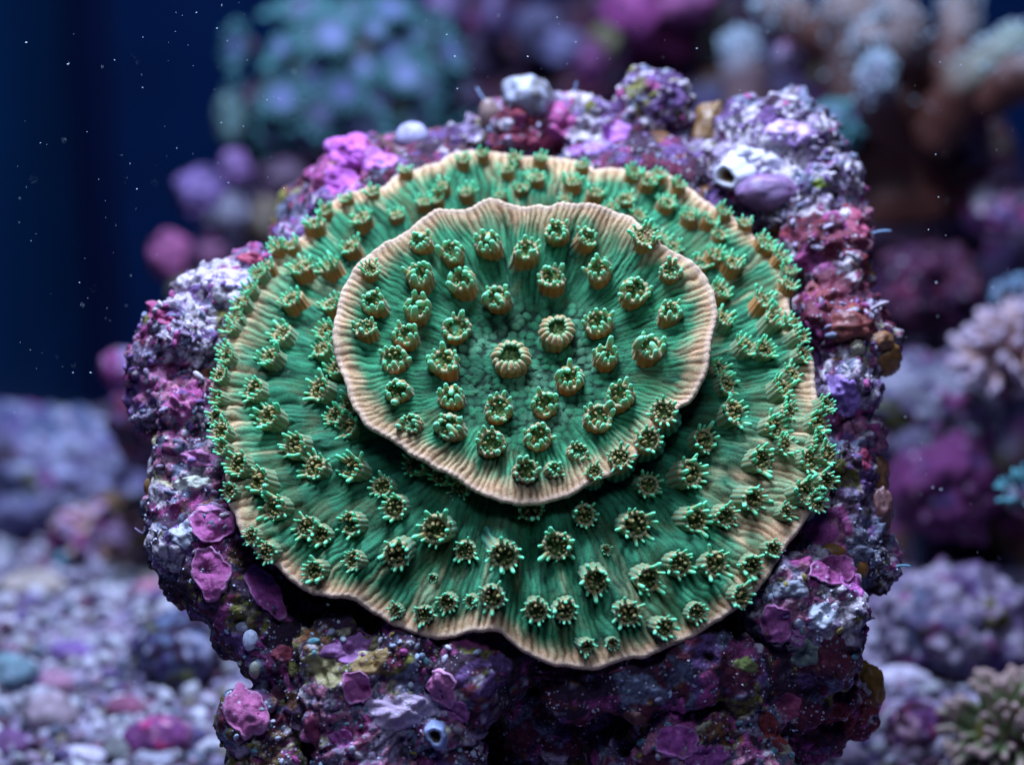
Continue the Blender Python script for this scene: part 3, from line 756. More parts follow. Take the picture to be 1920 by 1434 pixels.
MAGC = (0.33, 0.065, 0.22); PINKC = (0.40, 0.10, 0.25); DKM = (0.20, 0.03, 0.14); PURC = (0.24, 0.14, 0.42)
CRUSTS = [ # px, py, rx, ry, rot, colour
 (398,985,42,32,0.3,MAGC),(396,1075,34,52,-0.1,MAGC),(350,1000,38,30,0.2,(0.42,0.44,0.52)),(500,1110,28,50,-0.35,(0.30,0.05,0.22)),(480,1215,26,20,0.2,DKM),(532,1225,24,16,0.1,(0.42,0.09,0.13)),
 (372,860,42,18,0.1,(0.44,0.16,0.33)),(360,905,34,16,-0.2,(0.62,0.66,0.55)),(392,950,30,14,0,(0.50,0.20,0.40)),
 (462,1330,36,56,-0.15,PINKC),(668,1290,28,30,0.2,(0.55,0.15,0.37)),(826,1290,34,32,0.1,(0.50,0.15,0.33)),(650,1215,60,20,-0.25,(0.32,0.13,0.33)),(610,1250,44,32,0.1,(0.30,0.26,0.12)),(700,1240,40,22,-0.3,(0.26,0.17,0.06)),
 (640,1385,26,18,0.3,(0.42,0.12,0.35)),(585,1370,14,50,-0.2,(0.20,0.025,0.08)),(770,1330,70,34,0,(0.40,0.30,0.42)),(860,1335,26,20,0.3,(0.35,0.10,0.28)),
 (1540,985,30,44,0.2,(0.45,0.10,0.30)),(1565,1070,46,30,-0.55,MAGC),(1600,1100,26,34,0.3,(0.44,0.11,0.36)),(1455,1170,32,36,0.5,(0.38,0.10,0.28)),(1495,1190,26,22,-0.4,(0.42,0.16,0.36)),
 (1530,1160,46,24,-0.3,(0.46,0.50,0.58)),(1505,1225,34,26,0.1,(0.22,0.30,0.24)),(1570,1235,32,56,-0.35,(0.10,0.012,0.03)),(1470,1105,40,20,0,(0.26,0.28,0.34)),
 (1265,1325,20,34,-0.2,(0.36,0.07,0.25)),(1270,1390,44,30,0.2,(0.38,0.08,0.32)),(1320,1420,50,24,0,(0.30,0.07,0.27)),(1480,1325,24,28,0.2,(0.33,0.06,0.14)),(1445,1370,24,44,-0.5,(0.24,0.03,0.03)),(1190,1352,30,22,0.2,(0.12,0.045,0.04)),
 (905,1195,50,30,-0.2,(0.16,0.022,0.09)),(1090,1255,70,18,0.0,(0.13,0.02,0.06)),(1400,1245,24,16,0.3,(0.16,0.20,0.05)),
 (650,285,44,34,0.2,(0.46,0.09,0.46)),(640,340,40,30,-0.2,(0.46,0.10,0.46)),(710,300,34,34,0.0,(0.44,0.14,0.46)),
 (1535,560,46,60,0.2,(0.13,0.018,0.04)),(1560,450,60,36,0.0,(0.12,0.016,0.035)),(1555,560,30,40,0,(0.20,0.04,0.045)),(1610,420,22,34,0.2,(0.34,0.06,0.12)),(1625,860,22,26,0,(0.24,0.02,0.07)),
 (1515,715,26,30,0.2,(0.48,0.48,0.26)),(1585,745,34,40,0,(0.30,0.18,0.50)),(1405,300,60,30,0.1,(0.62,0.60,0.74)),(1480,250,50,26,0.2,(0.50,0.32,0.62)),(1420,345,36,22,-0.3,(0.28,0.12,0.42)),(1500,265,14,12,0,(0.12,0.16,0.02)),(1540,345,16,12,0,(0.16,0.22,0.02)),
 (1000,260,60,22,0.15,(0.24,0.03,0.07)),(1050,225,34,34,0,(0.34,0.06,0.20)),(1100,280,46,22,0,(0.28,0.14,0.42)),(1155,255,30,30,0,(0.34,0.12,0.40)),
 (290,710,26,34,0.2,(0.46,0.16,0.30)),(330,770,26,30,0,(0.36,0.08,0.22)),(295,590,36,14,0.3,(0.36,0.05,0.16)),(395,705,24,22,0,(0.30,0.10,0.04)),(430,520,60,20,0.1,(0.46,0.38,0.62)),(470,485,26,14,0.1,(0.36,0.05,0.10)),
]
RAISED = {(398,985),(396,1075),(462,1330),(1565,1070),(1455,1170),(668,1290),(826,1290),(500,1110),(1270,1390)}
for k, (px, py, rx, ry, rot, c) in enumerate(CRUSTS):
    crust(px, py, rx, ry, -rot, c, 900 + k * 7, raised=(px, py) in RAISED)

def lathe_part(name, prof, colf, M, na=32, mat=None, wob=0.05, seed=0):
    r_ = np.random.RandomState(seed); a = np.linspace(0, 2 * math.pi, na, endpoint=False)
    v = []; c = []
    for R_, z_, cc in prof:
        w = 1 + wob * np.cos(2 * a + seed) + wob * 0.6 * np.cos(3 * a + 2 * seed) + 0.3 * wob * np.cos(7 * a + z_)
        v.append(np.stack([R_ * w * np.cos(a), R_ * w * np.sin(a), np.full(na, z_)], 1)); c.append(np.tile(cc, (na, 1)))
    return obj(name, mesh_np(name, np.concatenate(v), grid_faces(len(prof), na), np.concatenate(c)), mat or M_SOFT, rock, M)
def on_rock(px, py, rp, tilt=0.4, sink=0.0):
    p, no = rock_hit(px, py); d = (p - CAM) @ FWD
    vw = CAM - p; vw /= np.linalg.norm(vw)
    ax = no * (1 - tilt) + vw * tilt; ax /= np.linalg.norm(ax)
    s_ = rp * KPX * d
    return mat4(frame(ax, UPV), p - ax * sink * s_ - ROCK_LOC, s_)
wt = (0.62, 0.62, 0.74); bl = (0.34, 0.42, 0.66)
TUBE = [(1.35, -0.8, wt), (1.15, -0.2, wt), (1.0, 0.4, wt), (0.95, 0.75, wt), (0.82, 0.88, wt), (0.62, 0.85, wt), (0.5, 0.65, (0.4, 0.33, 0.25)), (0.40, 0.4, (0.16, 0.09, 0.04)), (0.02, -0.1, (0.02, 0.01, 0.01))]
lathe_part('tube_mouth', TUBE, None, on_rock(1372, 328, 27, 0.4), wob=0.14, seed=1)
TB = [(r_, z_, tuple(np.array(c_) * np.array([0.42, 0.52, 0.72]))) for r_, z_, c_ in TUBE]
lathe_part('tube_mouth', TB, None, on_rock(818, 1378, 20, 0.7), wob=0.13, seed=2)
def ball(name, px, py, rp, c, sq=(1, 1, 1), sub=3, lumps=0.12, tilt=0.5, sink=0.1, seed=0, mat=None, c2=None):
    v, f = ICO[sub]; v = v.copy()
    n_ = fbm(v * 1.6 + seed * 3.1, seed, 3)
    vv = v * (1 + lumps * 2.2 * n_)[:, None] * np.array(sq)
    col = mix(np.array(c), np.array(c2 if c2 is not None else np.array(c) * 0.6), smooth(-0.2, 0.4, noise3(v * 2.2 + seed, seed + 3)))
    return obj(name, mesh_np(name, vv, f, col), mat or M_SOFT, rock, on_rock(px, py, rp, tilt, sink))
ball('sponge', 985, 190, 48, (0.27, 0.28, 0.36), (1.1, 0.95, 0.9), 4, 0.16, 0.3, -0.2, 3, c2=(0.17, 0.16, 0.17))
ball('tunicate', 1440, 362, 46, (0.18, 0.11, 0.22), (1.25, 0.75, 0.7), 4, 0.10, 0.5, -0.1, 5, c2=(0.24, 0.12, 0.26))
ball('tunicate', 1330, 235, 36, (0.18, 0.095, 0.03), (0.75, 1.25, 0.7), 4, 0.22, 0.5, -0.1, 6, c2=(0.26, 0.17, 0.12))
ball('tunicate', 775, 262, 32, (0.36, 0.34, 0.52), (1, 1, 0.9), 3, 0.06, 0.4, -0.2, 7)
ball('tunicate', 920, 215, 26, (0.30, 0.20, 0.18), (0.8, 1.2, 0.8), 3, 0.08, 0.4, -0.2, 8)
ball('sponge', 1664, 675, 30, (0.26, 0.12, 0.035), (1.0, 1.1, 0.8), 4, 0.2, 0.5, 0.1, 9)
ball('sponge', 1650, 640, 24, (0.24, 0.11, 0.05), (1.1, 0.8, 0.8), 4, 0.2, 0.5, 0.1, 10)
ball('sponge', 1668, 885, 36, (0.22, 0.095, 0.045), (0.9, 1.3, 0.8), 4, 0.22, 0.5, 0.1, 11)
ball('sponge', 1655, 960, 26, (0.16, 0.07, 0.07), (0.8, 1.8, 0.8), 4, 0.22, 0.5, 0.1, 12)
ball('sponge', 1638, 1262, 36, (0.22, 0.11, 0.02), (0.85, 1.35, 0.7), 4, 0.18, 0.5, 0, 13)
ball('sponge', 1590, 615, 34, (0.20, 0.05, 0.045), (1.3, 0.85, 0.7), 4, 0.25, 0.5, 0.2, 14)
ball('sponge', 1560, 1035, 20, (0.26, 0.13, 0.03), (1.3, 0.8, 0.6), 3, 0.1, 0.5, 0, 15)
ball('sponge', 1615, 1065, 16, (0.34, 0.15, 0.03), (0.8, 1.2, 0.6), 3, 0.1, 0.5, 0, 16)
ball('tunicate', 470, 1200, 18, (0.50, 0.55, 0.70), (0.85, 1.15, 0.5), 3, 0.05, 0.7, -0.1, 17)
ball('tunicate', 455, 1175, 12, (0.40, 0.40, 0.50), (1.2, 0.8, 0.5), 2, 0.08, 0.7, -0.1, 18)
ball('tunicate', 478, 1255, 14, (0.35, 0.38, 0.30), (0.8, 1.2, 0.6), 2, 0.08, 0.7, -0.1, 19)
ball('sponge', 272, 910, 15, (0.24, 0.13, 0.04), (0.8, 1.3, 0.7), 2, 0.08, 0.5, -0.2, 20)

# nodules: small white and lilac lumps that cover the lit shoulders, and specks of sand caught on the rock
def scatter(n, size, colours, zones, seed, sub=1, up=0.1, squash=(1, 1, 0.7), gap=None):
    r_ = np.random.RandomState(seed); v0, f0 = ICO[sub]; bag = Bag(); got = 0
    nn = normals_of(rock_me); toc = CAM - rv; toc /= np.linalg.norm(toc, axis=1)[:, None]
    ok = np.where(((nn * toc).sum(1) > 0.1) & (nn[:, 2] > up))[0]
    pp = np.stack([960 + ((rv[ok] - CAM) @ RGT) / ((rv[ok] - CAM) @ FWD) / KPX, 717 - ((rv[ok] - CAM) @ UPV) / ((rv[ok] - CAM) @ FWD) / KPX], 1)
    m = np.zeros(len(ok), bool)
    for x0, y0, x1, y1 in zones: m |= (pp[:, 0] > x0) & (pp[:, 0] < x1) & (pp[:, 1] > y0) & (pp[:, 1] < y1)
    ok = ok[m]
    if not len(ok): return bag
    clump = noise3(rv[ok] * 1.5, seed) + 0.5 * noise3(rv[ok] * 4, seed + 1)
    pr = np.exp(clump * 3); pr /= pr.sum()
    for i in r_.choice(ok, n, p=pr):
        s_ = size * (0.4 + 1.2 * r_.rand() ** 2)
        F = frame(nn[i] + 0.3 * r_.randn(3)); an = r_.rand() * 6.28
        e = np.array([1 + 0.5 * r_.rand(), 0.7 + 0.3 * r_.rand(), 1]) * np.array(squash) * s_
        w = v0 * e * (1 + 0.18 * noise3(v0 * 1.3 + r_.rand(3) * 50, 3))[:, None]
        x = w.copy(); x[:, 0] = w[:, 0] * math.cos(an) - w[:, 1] * math.sin(an); x[:, 1] = w[:, 0] * math.sin(an) + w[:, 1] * math.cos(an)
        c = np.array(colours[r_.randint(len(colours))]) * (0.8 + 0.4 * r_.rand())
        bag.add(x @ F.T + rv[i] + nn[i] * s_ * 0.2 - ROCK_LOC, f0, c)
    return bag
LIT = [(230, 480, 520, 800), (1380, 180, 1660, 480), (880, 180, 1320, 300), (1480, 560, 1700, 780), (300, 860, 440, 1060)]
for k, (px, py, L, w, az, c) in enumerate([(925, 205, 0.6, 0.035, 0.9, (0.25, 0.33, 0.5)), (1650, 432, 0.4, 0.03, -1.2, (0.2, 0.32, 0.5)), (1655, 560, 0.4, 0.05, -0.9, (0.4, 0.33, 0.4)), (1680, 1062, 0.3, 0.03, -1.3, (0.12, 0.3, 0.4)),
        (392, 1335, 0.4, 0.07, 1.3, (0.2, 0.18, 0.2)), (268, 1000, 0.2, 0.025, 1.2, (0.25, 0.2, 0.36)), (1070, 160, 0.25, 0.025, 0.1, (0.2, 0.28, 0.5))]):
    p, no = rock_hit(px, py); v, f, cc = tentacle_mesh('bristle', L, w, 0.5, 1.3, 1, tuple(np.array(c) * 0.5), c, 8, 9, 0.4)
    ax = -RGT * math.sin(az) + UPV * math.cos(az)
    obj('bristle', mesh_np('bristle', v, f, cc), M_SOFT, rock, mat4(frame(ax, FWD), p - ROCK_LOC))
nb = scatter(1000, 0.060, [PAL['white'] * 0.9, PAL['lav'], PAL['lav'], (0.42, 0.36, 0.5), PAL['purple'] * 1.2, PAL['grey'], PAL['mag']], LIT, 31, 2, 0.0, (1.1, 0.8, 0.75))
o = obj('nodules', nb.mesh('nodules'), M_CRUST, rock); o['kind'] = 'stuff'
sb = scatter(2300, 0.021, [(0.65, 0.68, 0.8), (0.6, 0.66, 0.85), (0.5, 0.5, 0.6)], [(200, 800, 620, 1440), (400, 1180, 1720, 1440), (1350, 900, 1720, 1440)], 32, 1, -0.35)
o = obj('sand_grains', sb.mesh('sand_grains'), M_CRUST, rock); o['kind'] = 'stuff'
sb = scatter(420, 0.05, [(0.35, 0.45, 0.6), (0.3, 0.34, 0.4), (0.12, 0.3, 0.34), (0.5, 0.5, 0.62), (0.35, 0.06, 0.22), (0.25, 0.2, 0.05)], [(400, 1180, 900, 1440), (1150, 1290, 1500, 1440), (1400, 1080, 1640, 1260)], 33, 2, -0.2)
o = obj('rubble_bits', sb.mesh('rubble_bits'), M_CRUST, rock); o['kind'] = 'stuff'
# ------------------------------------------------------------------ the tank behind: sand, glass, other rocks and corals
def struct(name, me, mat):
    o = obj(name, me, mat); o['kind'] = 'structure'; return o
def flat_mat(name, c, rough=0.5, var=0.3, scale=0.3):
    m = bpy.data.materials.new(name); m.use_nodes = True; nt = m.node_tree
    b = nt.nodes['Principled BSDF']; b.inputs['Roughness'].default_value = rough; b.inputs['Specular IOR Level'].default_value = 0.05
    tc = nt.nodes.new('ShaderNodeTexCoord'); n = nt.nodes.new('ShaderNodeTexNoise'); n.inputs['Scale'].default_value = scale
    nt.links.new(tc.outputs['Object'], n.inputs['Vector'])
    r = nt.nodes.new('ShaderNodeMix'); r.data_type = 'RGBA'
    r.inputs[6].default_value = (*[x * (1 - var) for x in c], 1); r.inputs[7].default_value = (*[x * (1 + var) for x in c], 1)
    nt.links.new(n.outputs['Fac'], r.inputs[0]); nt.links.new(r.outputs[2], b.inputs['Base Color'])
    return m
M_BACK = flat_mat('blue_back_pane', (0.0007, 0.0105, 0.050), 0.6)
M_SIDE = flat_mat('side_pane', (0.0025, 0.026, 0.085), 0.35)
M_SEAM = flat_mat('silicone_seam', (0.002, 0.006, 0.03), 0.5)
M_SAND = material('coral_sand', rough=0.85, spec=0.2, fine=5, var=0.35, bump=0.8, bump_d=0.1)
M_BGROCK = material('reef_rock', rough=0.8, spec=0.2, fine=4, var=0.35, bump=0.6, bump_d=0.08, speck=0.3, hue=0.03)
M_BGCORAL = material('reef_coral', rough=0.6, spec=0.3, fine=6, var=0.2, bump=0.4, bump_d=0.04)
XS, YB = -15.3, 46.0
_P = P
def far(d): return d * 1.4 if d >= 11 else d
def P(px, py, d=0.0): return _P(px, py, far(d))
def box(x0, x1, y0, y1, z0, z1):
    v = np.array([(x, y, z) for x in (x0, x1) for y in (y0, y1) for z in (z0, z1)], float)
    f = np.array([(0, 1, 3, 2), (4, 6, 7, 5), (0, 4, 5, 1), (2, 3, 7, 6), (0, 2, 6, 4), (1, 5, 7, 3)])
    return v, f
b_ = Bag(); b_.add(*box(XS - 1, 40, YB, YB + 1, FLOOR_Z - 9, 34), (0, 0, 0)); struct('back_wall', b_.mesh('back_wall', False), M_BACK)
b_ = Bag(); b_.add(*box(XS - 1, XS, -12, YB - 0.004, FLOOR_Z - 9, 34), (0, 0, 0)); struct('side_wall', b_.mesh('side_wall', False), M_SIDE)
v_ = []
aa = np.linspace(0, math.pi / 2, 9)
prof_ = [(XS + 0.003, YB - 1.3)] + [(XS + 1.3 - 1.25 * math.cos(x), YB - 1.3 + 1.25 * math.sin(x)) for x in aa] + [(XS + 1.3, YB - 0.003)]
for z in (FLOOR_Z - 8.5, 34): v_ += [(x, y, z) for x, y in prof_]
struct('corner_seam', mesh_np('corner_seam', np.array(v_), grid_faces(2, len(prof_), False)), M_SEAM)
gx, gy = np.meshgrid(np.linspace(XS, 40, 160), np.linspace(-12, YB, 150))
p_ = np.stack([gx.ravel(), gy.ravel(), np.zeros(gx.size)], 1)
p_[:, 2] = FLOOR_Z - 0.15 + 0.35 * fbm(p_ * 0.18, 301, 3) - 6.6 * np.clip((p_[:, 1] - 14) / 32, 0, 1)
c_ = mix(np.array([0.30, 0.26, 0.36]), np.array([0.16, 0.12, 0.22]), smooth(-0.3, 0.4, noise3(p_ * 2, 303)))
sand = struct('sand_bed', mesh_np('sand_bed', p_, grid_faces(150, 160, False), c_), M_SAND)
def sand_z(x, y):
    q = np.array([[x, y, 0.0]]); return float(FLOOR_Z - 0.15 + 0.35 * fbm(q * 0.18, 301, 3)[0] - 6.6 * np.clip((y - 14) / 32, 0, 1))
def sand_at(px, py):
    q = floor_at(px, py)
    for _ in range(3): q = floor_at(px, py, sand_z(q[0], q[1]))
    return q

r_ = np.random.RandomState(5); bag = Bag(); v0, f0 = ICO[1]
PEB = [(0.80, 0.75, 0.80), (0.76, 0.69, 0.76), (0.50, 0.44, 0.55), (0.82, 0.78, 0.80), (0.38, 0.32, 0.46), (0.44, 0.30, 0.40), (0.20, 0.14, 0.32), (0.34, 0.28, 0.22), (0.20, 0.22, 0.28), (0.30, 0.14, 0.22)]
n = 0
while n < 6000:
    left = r_.rand() < 0.64
    x, y = (XS + 0.2 + 10.6 * r_.rand(), -3 + 28 * r_.rand() ** 1.2) if left else (3.5 + 11 * r_.rand(), -3 + 20 * r_.rand())
    s_ = 0.08 + 0.20 * r_.rand() ** 1.8
    e = s_ * np.array([1 + 0.5 * r_.rand(), 0.8 + 0.3 * r_.rand(), 0.55 + 0.3 * r_.rand()])
    w = v0 * e * (1 + 0.22 * r_.randn(len(v0)) * 0.6)[:, None]
    F = frame(np.array([0.5 * r_.randn(), 0.5 * r_.randn(), 1]), (r_.randn(), r_.randn(), 0.1))
    c = np.array(PEB[min(int(r_.rand() ** 1.25 * 10), 9)]) * np.array([0.85, 0.9, 1.0]) * (0.36 + 0.42 * r_.rand())
    bag.add(w @ F.T + np.array([x, y, sand_z(x, y) + s_ * (0.15 + 0.9 * r_.rand())]), f0, c); n += 1
o = obj('gravel', bag.mesh('gravel'), M_BGROCK); o['kind'] = 'stuff'

def lumpy(name, c, R, sq, zone, seed, sub=5, rough=1.0, parent=None, mat=None, f=1.0, tint=None):
    v, f0 = ICO[sub]; w = v * R * np.array(sq); q = w / f + seed * 7.7
    a1 = worley(q * 1.1, seed)[0]; b1, b2, bid = worley(q * 2.6, seed + 1)
    k = rough * min(1.0, R / 1.2) * f
    d = k * (0.34 * fbm(q * 0.55, seed + 2, 3) + 0.28 * (0.5 - a1) + 0.20 * (0.5 - b1) + 0.05 * fbm(q * 4, seed + 3, 2))
    w = w * (1 + d / R)[:, None]
    col = zone_colours(q, np.full(len(v), ZI[zone]), seed + 5, 1.5)
    col = mix(col, np.array([0.03, 0.015, 0.04]), (1 - smooth(0, 0.16, b2 - b1)) * 0.5)
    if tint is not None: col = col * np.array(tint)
    me = mesh_np(name, w, f0, col)
    if parent is None:
        o = obj(name, me, mat or M_BGROCK); o.location = Vector(c); return o
    return obj(name, me, mat or M_BGROCK, parent, Matrix.Translation(Vector(c) - parent.location))
def resting(px, py, rp, k=0.75):
    """centre and radius of a round thing of rp pixels that shows at (px, py) and rests on the sand"""
    for d in np.arange(-6, 40, 0.05):
        p = _P(px, py, d); R = rp * KPX * (D + d)
        if p[2] <= sand_z(p[0], p[1]) + k * R: return p, R
    return p, R
def sized(rp, d): return rp * KPX * (D + far(d))
def rock_thing(label, px, py, rp, d, sq, zone, seed, cat='rock', name='reef_rock', sub=5, rough=1.0, tint=None, group=None):
    if d is None: c, R = resting(px, py, rp, 0.75 * sq[2])
    else: c, R = P(px, py, d), sized(rp, d)
    o = lumpy(name, c, R, sq, zone, seed, sub, rough, tint=tint)
    return tag(o, label, cat, group), c, R
# left, behind the sand
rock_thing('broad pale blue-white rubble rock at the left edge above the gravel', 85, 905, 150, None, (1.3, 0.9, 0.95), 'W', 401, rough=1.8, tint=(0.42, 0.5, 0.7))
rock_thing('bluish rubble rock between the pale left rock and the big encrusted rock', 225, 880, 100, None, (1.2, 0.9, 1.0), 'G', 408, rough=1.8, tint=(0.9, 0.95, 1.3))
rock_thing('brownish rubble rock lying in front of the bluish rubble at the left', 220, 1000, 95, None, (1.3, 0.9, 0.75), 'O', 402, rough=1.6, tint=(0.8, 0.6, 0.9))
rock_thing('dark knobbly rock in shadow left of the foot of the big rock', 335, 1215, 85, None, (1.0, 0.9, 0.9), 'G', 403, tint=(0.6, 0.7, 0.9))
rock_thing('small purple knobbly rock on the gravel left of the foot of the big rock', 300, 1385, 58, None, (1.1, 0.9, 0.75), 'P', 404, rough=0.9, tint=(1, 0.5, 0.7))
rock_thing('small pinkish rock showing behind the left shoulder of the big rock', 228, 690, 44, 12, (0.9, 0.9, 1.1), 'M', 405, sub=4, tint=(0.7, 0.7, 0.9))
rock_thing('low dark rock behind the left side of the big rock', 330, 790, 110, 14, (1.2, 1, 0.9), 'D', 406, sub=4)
for lab, px, py, rp, c, sq, cat in [
    ('teal mottled pebble cut off by the left edge', 18, 1262, 48, (0.12, 0.32, 0.36), (1.1, 0.9, 0.8), 'pebble'),
    ('oval purple pebble lying among white gravel at the left', 132, 1224, 32, (0.20, 0.09, 0.42), (1.4, 0.9, 0.75), 'pebble'),
    ('dull pink pebble below the purple oval pebble', 105, 1283, 34, (0.48, 0.20, 0.32), (1.1, 0.9, 0.8), 'pebble'),
    ('large tan pebble in the lower left gravel', 95, 1340, 50, (0.42, 0.32, 0.34), (1.1, 0.9, 0.8), 'pebble'),
    ('olive green pebble near the bottom left, right of the tan pebble', 222, 1408, 34, (0.20, 0.23, 0.20), (1, 0.9, 0.8), 'pebble'),
    ('dark purple pebble in the bottom left corner', 18, 1395, 40, (0.17, 0.05, 0.22), (1.2, 0.9, 0.7), 'pebble'),
    ('yellowish pebble in the middle of the left gravel', 60, 1098, 44, (0.48, 0.42, 0.28), (1.5, 0.9, 0.6), 'pebble'),
    ('white pebble at the bottom edge beside the olive pebble', 150, 1420, 34, (0.62, 0.62, 0.70), (1.5, 0.9, 0.6), 'pebble'),
    ('red-brown pebble left of the small purple rock', 238, 1330, 34, (0.34, 0.07, 0.16), (1.2, 0.9, 0.8), 'pebble'),
    ('bright teal pebble on the rubble at the left', 130, 1050, 22, (0.03, 0.40, 0.48), (1.2, 0.9, 0.9), 'pebble'),
    ('pale teal pebble nearer the big rock', 252, 1040, 22, (0.08, 0.36, 0.46), (1.3, 0.9, 0.8), 'pebble'),
    ('pink pebble under the left overhang of the big rock', 285, 1105, 26, (0.60, 0.18, 0.26), (1.6, 0.9, 0.7), 'pebble'),
    ('pale grey pebble at the foot of the dark left rock', 290, 1425, 30, (0.42, 0.46, 0.54), (1.6, 0.9, 0.7), 'pebble'),
    ('lilac pebble at the bottom edge right of the big rock', 1680, 1400, 0, None, None, None),
    ('white pebble under the round lilac rock', 1690, 1275, 36, (0.62, 0.60, 0.70), (1.7, 0.9, 0.7), 'pebble'),
    ('lilac pebble at the bottom edge just right of the big rock', 1590, 1420, 34, (0.46, 0.36, 0.50), (1.1, 0.9, 0.8), 'pebble'),
    ('white pebble on the sand between the purple ball rock and the striped coral', 1765, 1400, 34, (0.60, 0.58, 0.68), (1.1, 0.9, 0.8), 'pebble'),
    ('pink pebble at the left of the purple ball rock', 1640, 1335, 30, (0.42, 0.16, 0.34), (1.1, 0.9, 0.8), 'pebble'),
]:
    if c is None: continue
    p, R = resting(px, py, rp, 0.6 * sq[2])
    v, f0 = ICO[3]; w = v * R * np.array(sq) * (1 + 0.30 * fbm(v * 1.6 + px, 7, 3))[:, None]
    c = np.array(c) * 0.55 + np.array([0.10, 0.08, 0.13]) * np.mean(c) / 0.35
    cc = mix(c, c * 0.45 + 0.02, smooth(-0.1, 0.4, noise3(v * 2.4 + py, 9)))
    o = obj('pebble', mesh_np('pebble', w, f0, cc), M_BGROCK); o.location = Vector(p); tag(o, lab, cat, 'pebbles standing out from the gravel')

def finger(L, w, c0, c1, bend=0.2, tip=1.1, ns=7, nr=8, mid=0.6): return tentacle_mesh('finger', L, w, bend, tip, 1.0, c0, c1, ns, nr, mid)
def aim(F0, lean, az):
    ca, sa = math.cos(az), math.sin(az)
    Rz = np.array([[ca, -sa, 0], [sa, ca, 0], [0, 0, 1]]); cl, sl = math.cos(lean), math.sin(lean)
    return F0 @ Rz @ np.array([[cl, 0, sl], [0, 1, 0], [-sl, 0, cl]])
# knobby reef behind, left of centre: purple and pink heads
def knobs(root, items, seed):
    for k, (px, py, rp, d, sq, c) in enumerate(items):
        R = sized(rp, d); v, f0 = ICO[4]
        q = v * R
        w = q * np.array(sq) * (1 + 0.34 * fbm(v * 1.5 + k * 3.3 + seed, seed, 3) + 0.16 * (0.5 - worley(v * 2.2 + k, seed + 1)[0]))[:, None]
        cc = mix(np.array(c) * np.array([0.62, 0.6, 0.5]), np.array(c) * 0.15, smooth(-0.2, 0.5, noise3(v * 2.1 + k, seed + 2)))
        obj('knob', mesh_np('knob', w, f0, cc), M_BGCORAL, root, Matrix.Translation(Vector(P(px, py, d)) - root.location))
def reef(label, px, py, d, lumps_, seed, cat='rock'):
    root = thing('reef_rock', label, cat, P(px, py, d))
    for k, (x, y, rp, dd, sq, z) in enumerate(lumps_):
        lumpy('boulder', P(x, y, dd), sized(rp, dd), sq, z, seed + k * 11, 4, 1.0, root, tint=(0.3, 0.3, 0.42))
    return root
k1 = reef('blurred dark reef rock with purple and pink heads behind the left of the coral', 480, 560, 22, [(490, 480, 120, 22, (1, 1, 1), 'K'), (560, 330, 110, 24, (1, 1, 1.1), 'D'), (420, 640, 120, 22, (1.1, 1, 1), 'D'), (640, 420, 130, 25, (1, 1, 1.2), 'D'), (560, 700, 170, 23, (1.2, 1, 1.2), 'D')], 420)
knobs(k1, [(378, 362, 52, 19, (1, 1, 0.95), (0.30, 0.20, 0.62)), (442, 318, 34, 19.5, (0.9, 1, 1.1), (0.32, 0.18, 0.55)), (320, 480, 46, 19, (0.9, 1, 1), (0.46, 0.13, 0.40)), (432, 228, 36, 21, (0.8, 0.9, 1.5), (0.16, 0.30, 0.36)),
           (420, 400, 44, 19, (1.1, 1, 0.8), (0.26, 0.26, 0.42)), (500, 420, 44, 20, (1, 1, 1.1), (0.20, 0.16, 0.14)), (400, 480, 30, 19, (1, 1, 1), (0.30, 0.12, 0.30)), (530, 340, 50, 21, (1, 1, 0.9), (0.12, 0.07, 0.16)), (350, 540, 34, 19, (1.1, 1, 0.8), (0.16, 0.17, 0.13))], 430)
# colony of fringed polyps on its rock
zc = P(655, 165, 23); zR = sized(165, 23)
zo = thing('polyp_colony', 'blurred dome of teal fringed polyps with lilac centres behind the coral at top left', 'coral', zc)
lumpy('colony_base', zc + np.array([0, 0.6, -0.5]), zR * 0.93, (1.12, 0.9, 0.95), 'D', 441, 4, 0.6, zo, M_BGCORAL)
bag = Bag(); fr = finger(0.5, 0.13, (0.05, 0.10, 0.13), (0.08, 0.26, 0.28), 0.2, 1.2, 6, 6, 0.3)
aa = np.linspace(0, 2 * math.pi, 24, endpoint=False)
for R0, z, c in [(0.4, -0.8, (0.12, 0.05, 0.10)), (0.5, -0.2, (0.14, 0.07, 0.14)), (0.85, 0.1, (0.08, 0.13, 0.16)), (0.9, 0.16, (0.05, 0.11, 0.12)), (0.6, 0.1, (0.07, 0.09, 0.15)), (0.25, 0.04, (0.10, 0.11, 0.22)), (0.02, 0.08, (0.14, 0.17, 0.28))]:
    bag.v.append(np.stack([R0 * np.cos(aa), R0 * np.sin(aa), np.full(24, z)], 1)); bag.c.append(np.tile(c, (24, 1))); bag.n += 24
bag.f.append(grid_faces(7, 24))
for k in range(18):
    A = aim(np.eye(3), 0.95 + 0.2 * (k % 3), 2 * math.pi * k / 18)
    bag.add(fr[0] @ A.T + A @ np.array([0, 0, 0.2]) * 0 + np.array([0.82 * math.cos(2 * math.pi * k / 18), 0.82 * math.sin(2 * math.pi * k / 18), 0.1]), fr[1], fr[2])
zme = bag.mesh('polyp'); zme.materials.append(M_BGCORAL)
bag.c = [np.where((c[:, :1] < 0.16) & (c[:, 2:] > 0.14) & (c[:, 1:2] < 0.2), c * np.array([1.2, 1.35, 1.5]), c * 0.75) for c in bag.c]
zme2 = bag.mesh('polyp'); zme2.materials.append(M_BGCORAL)
n = 72
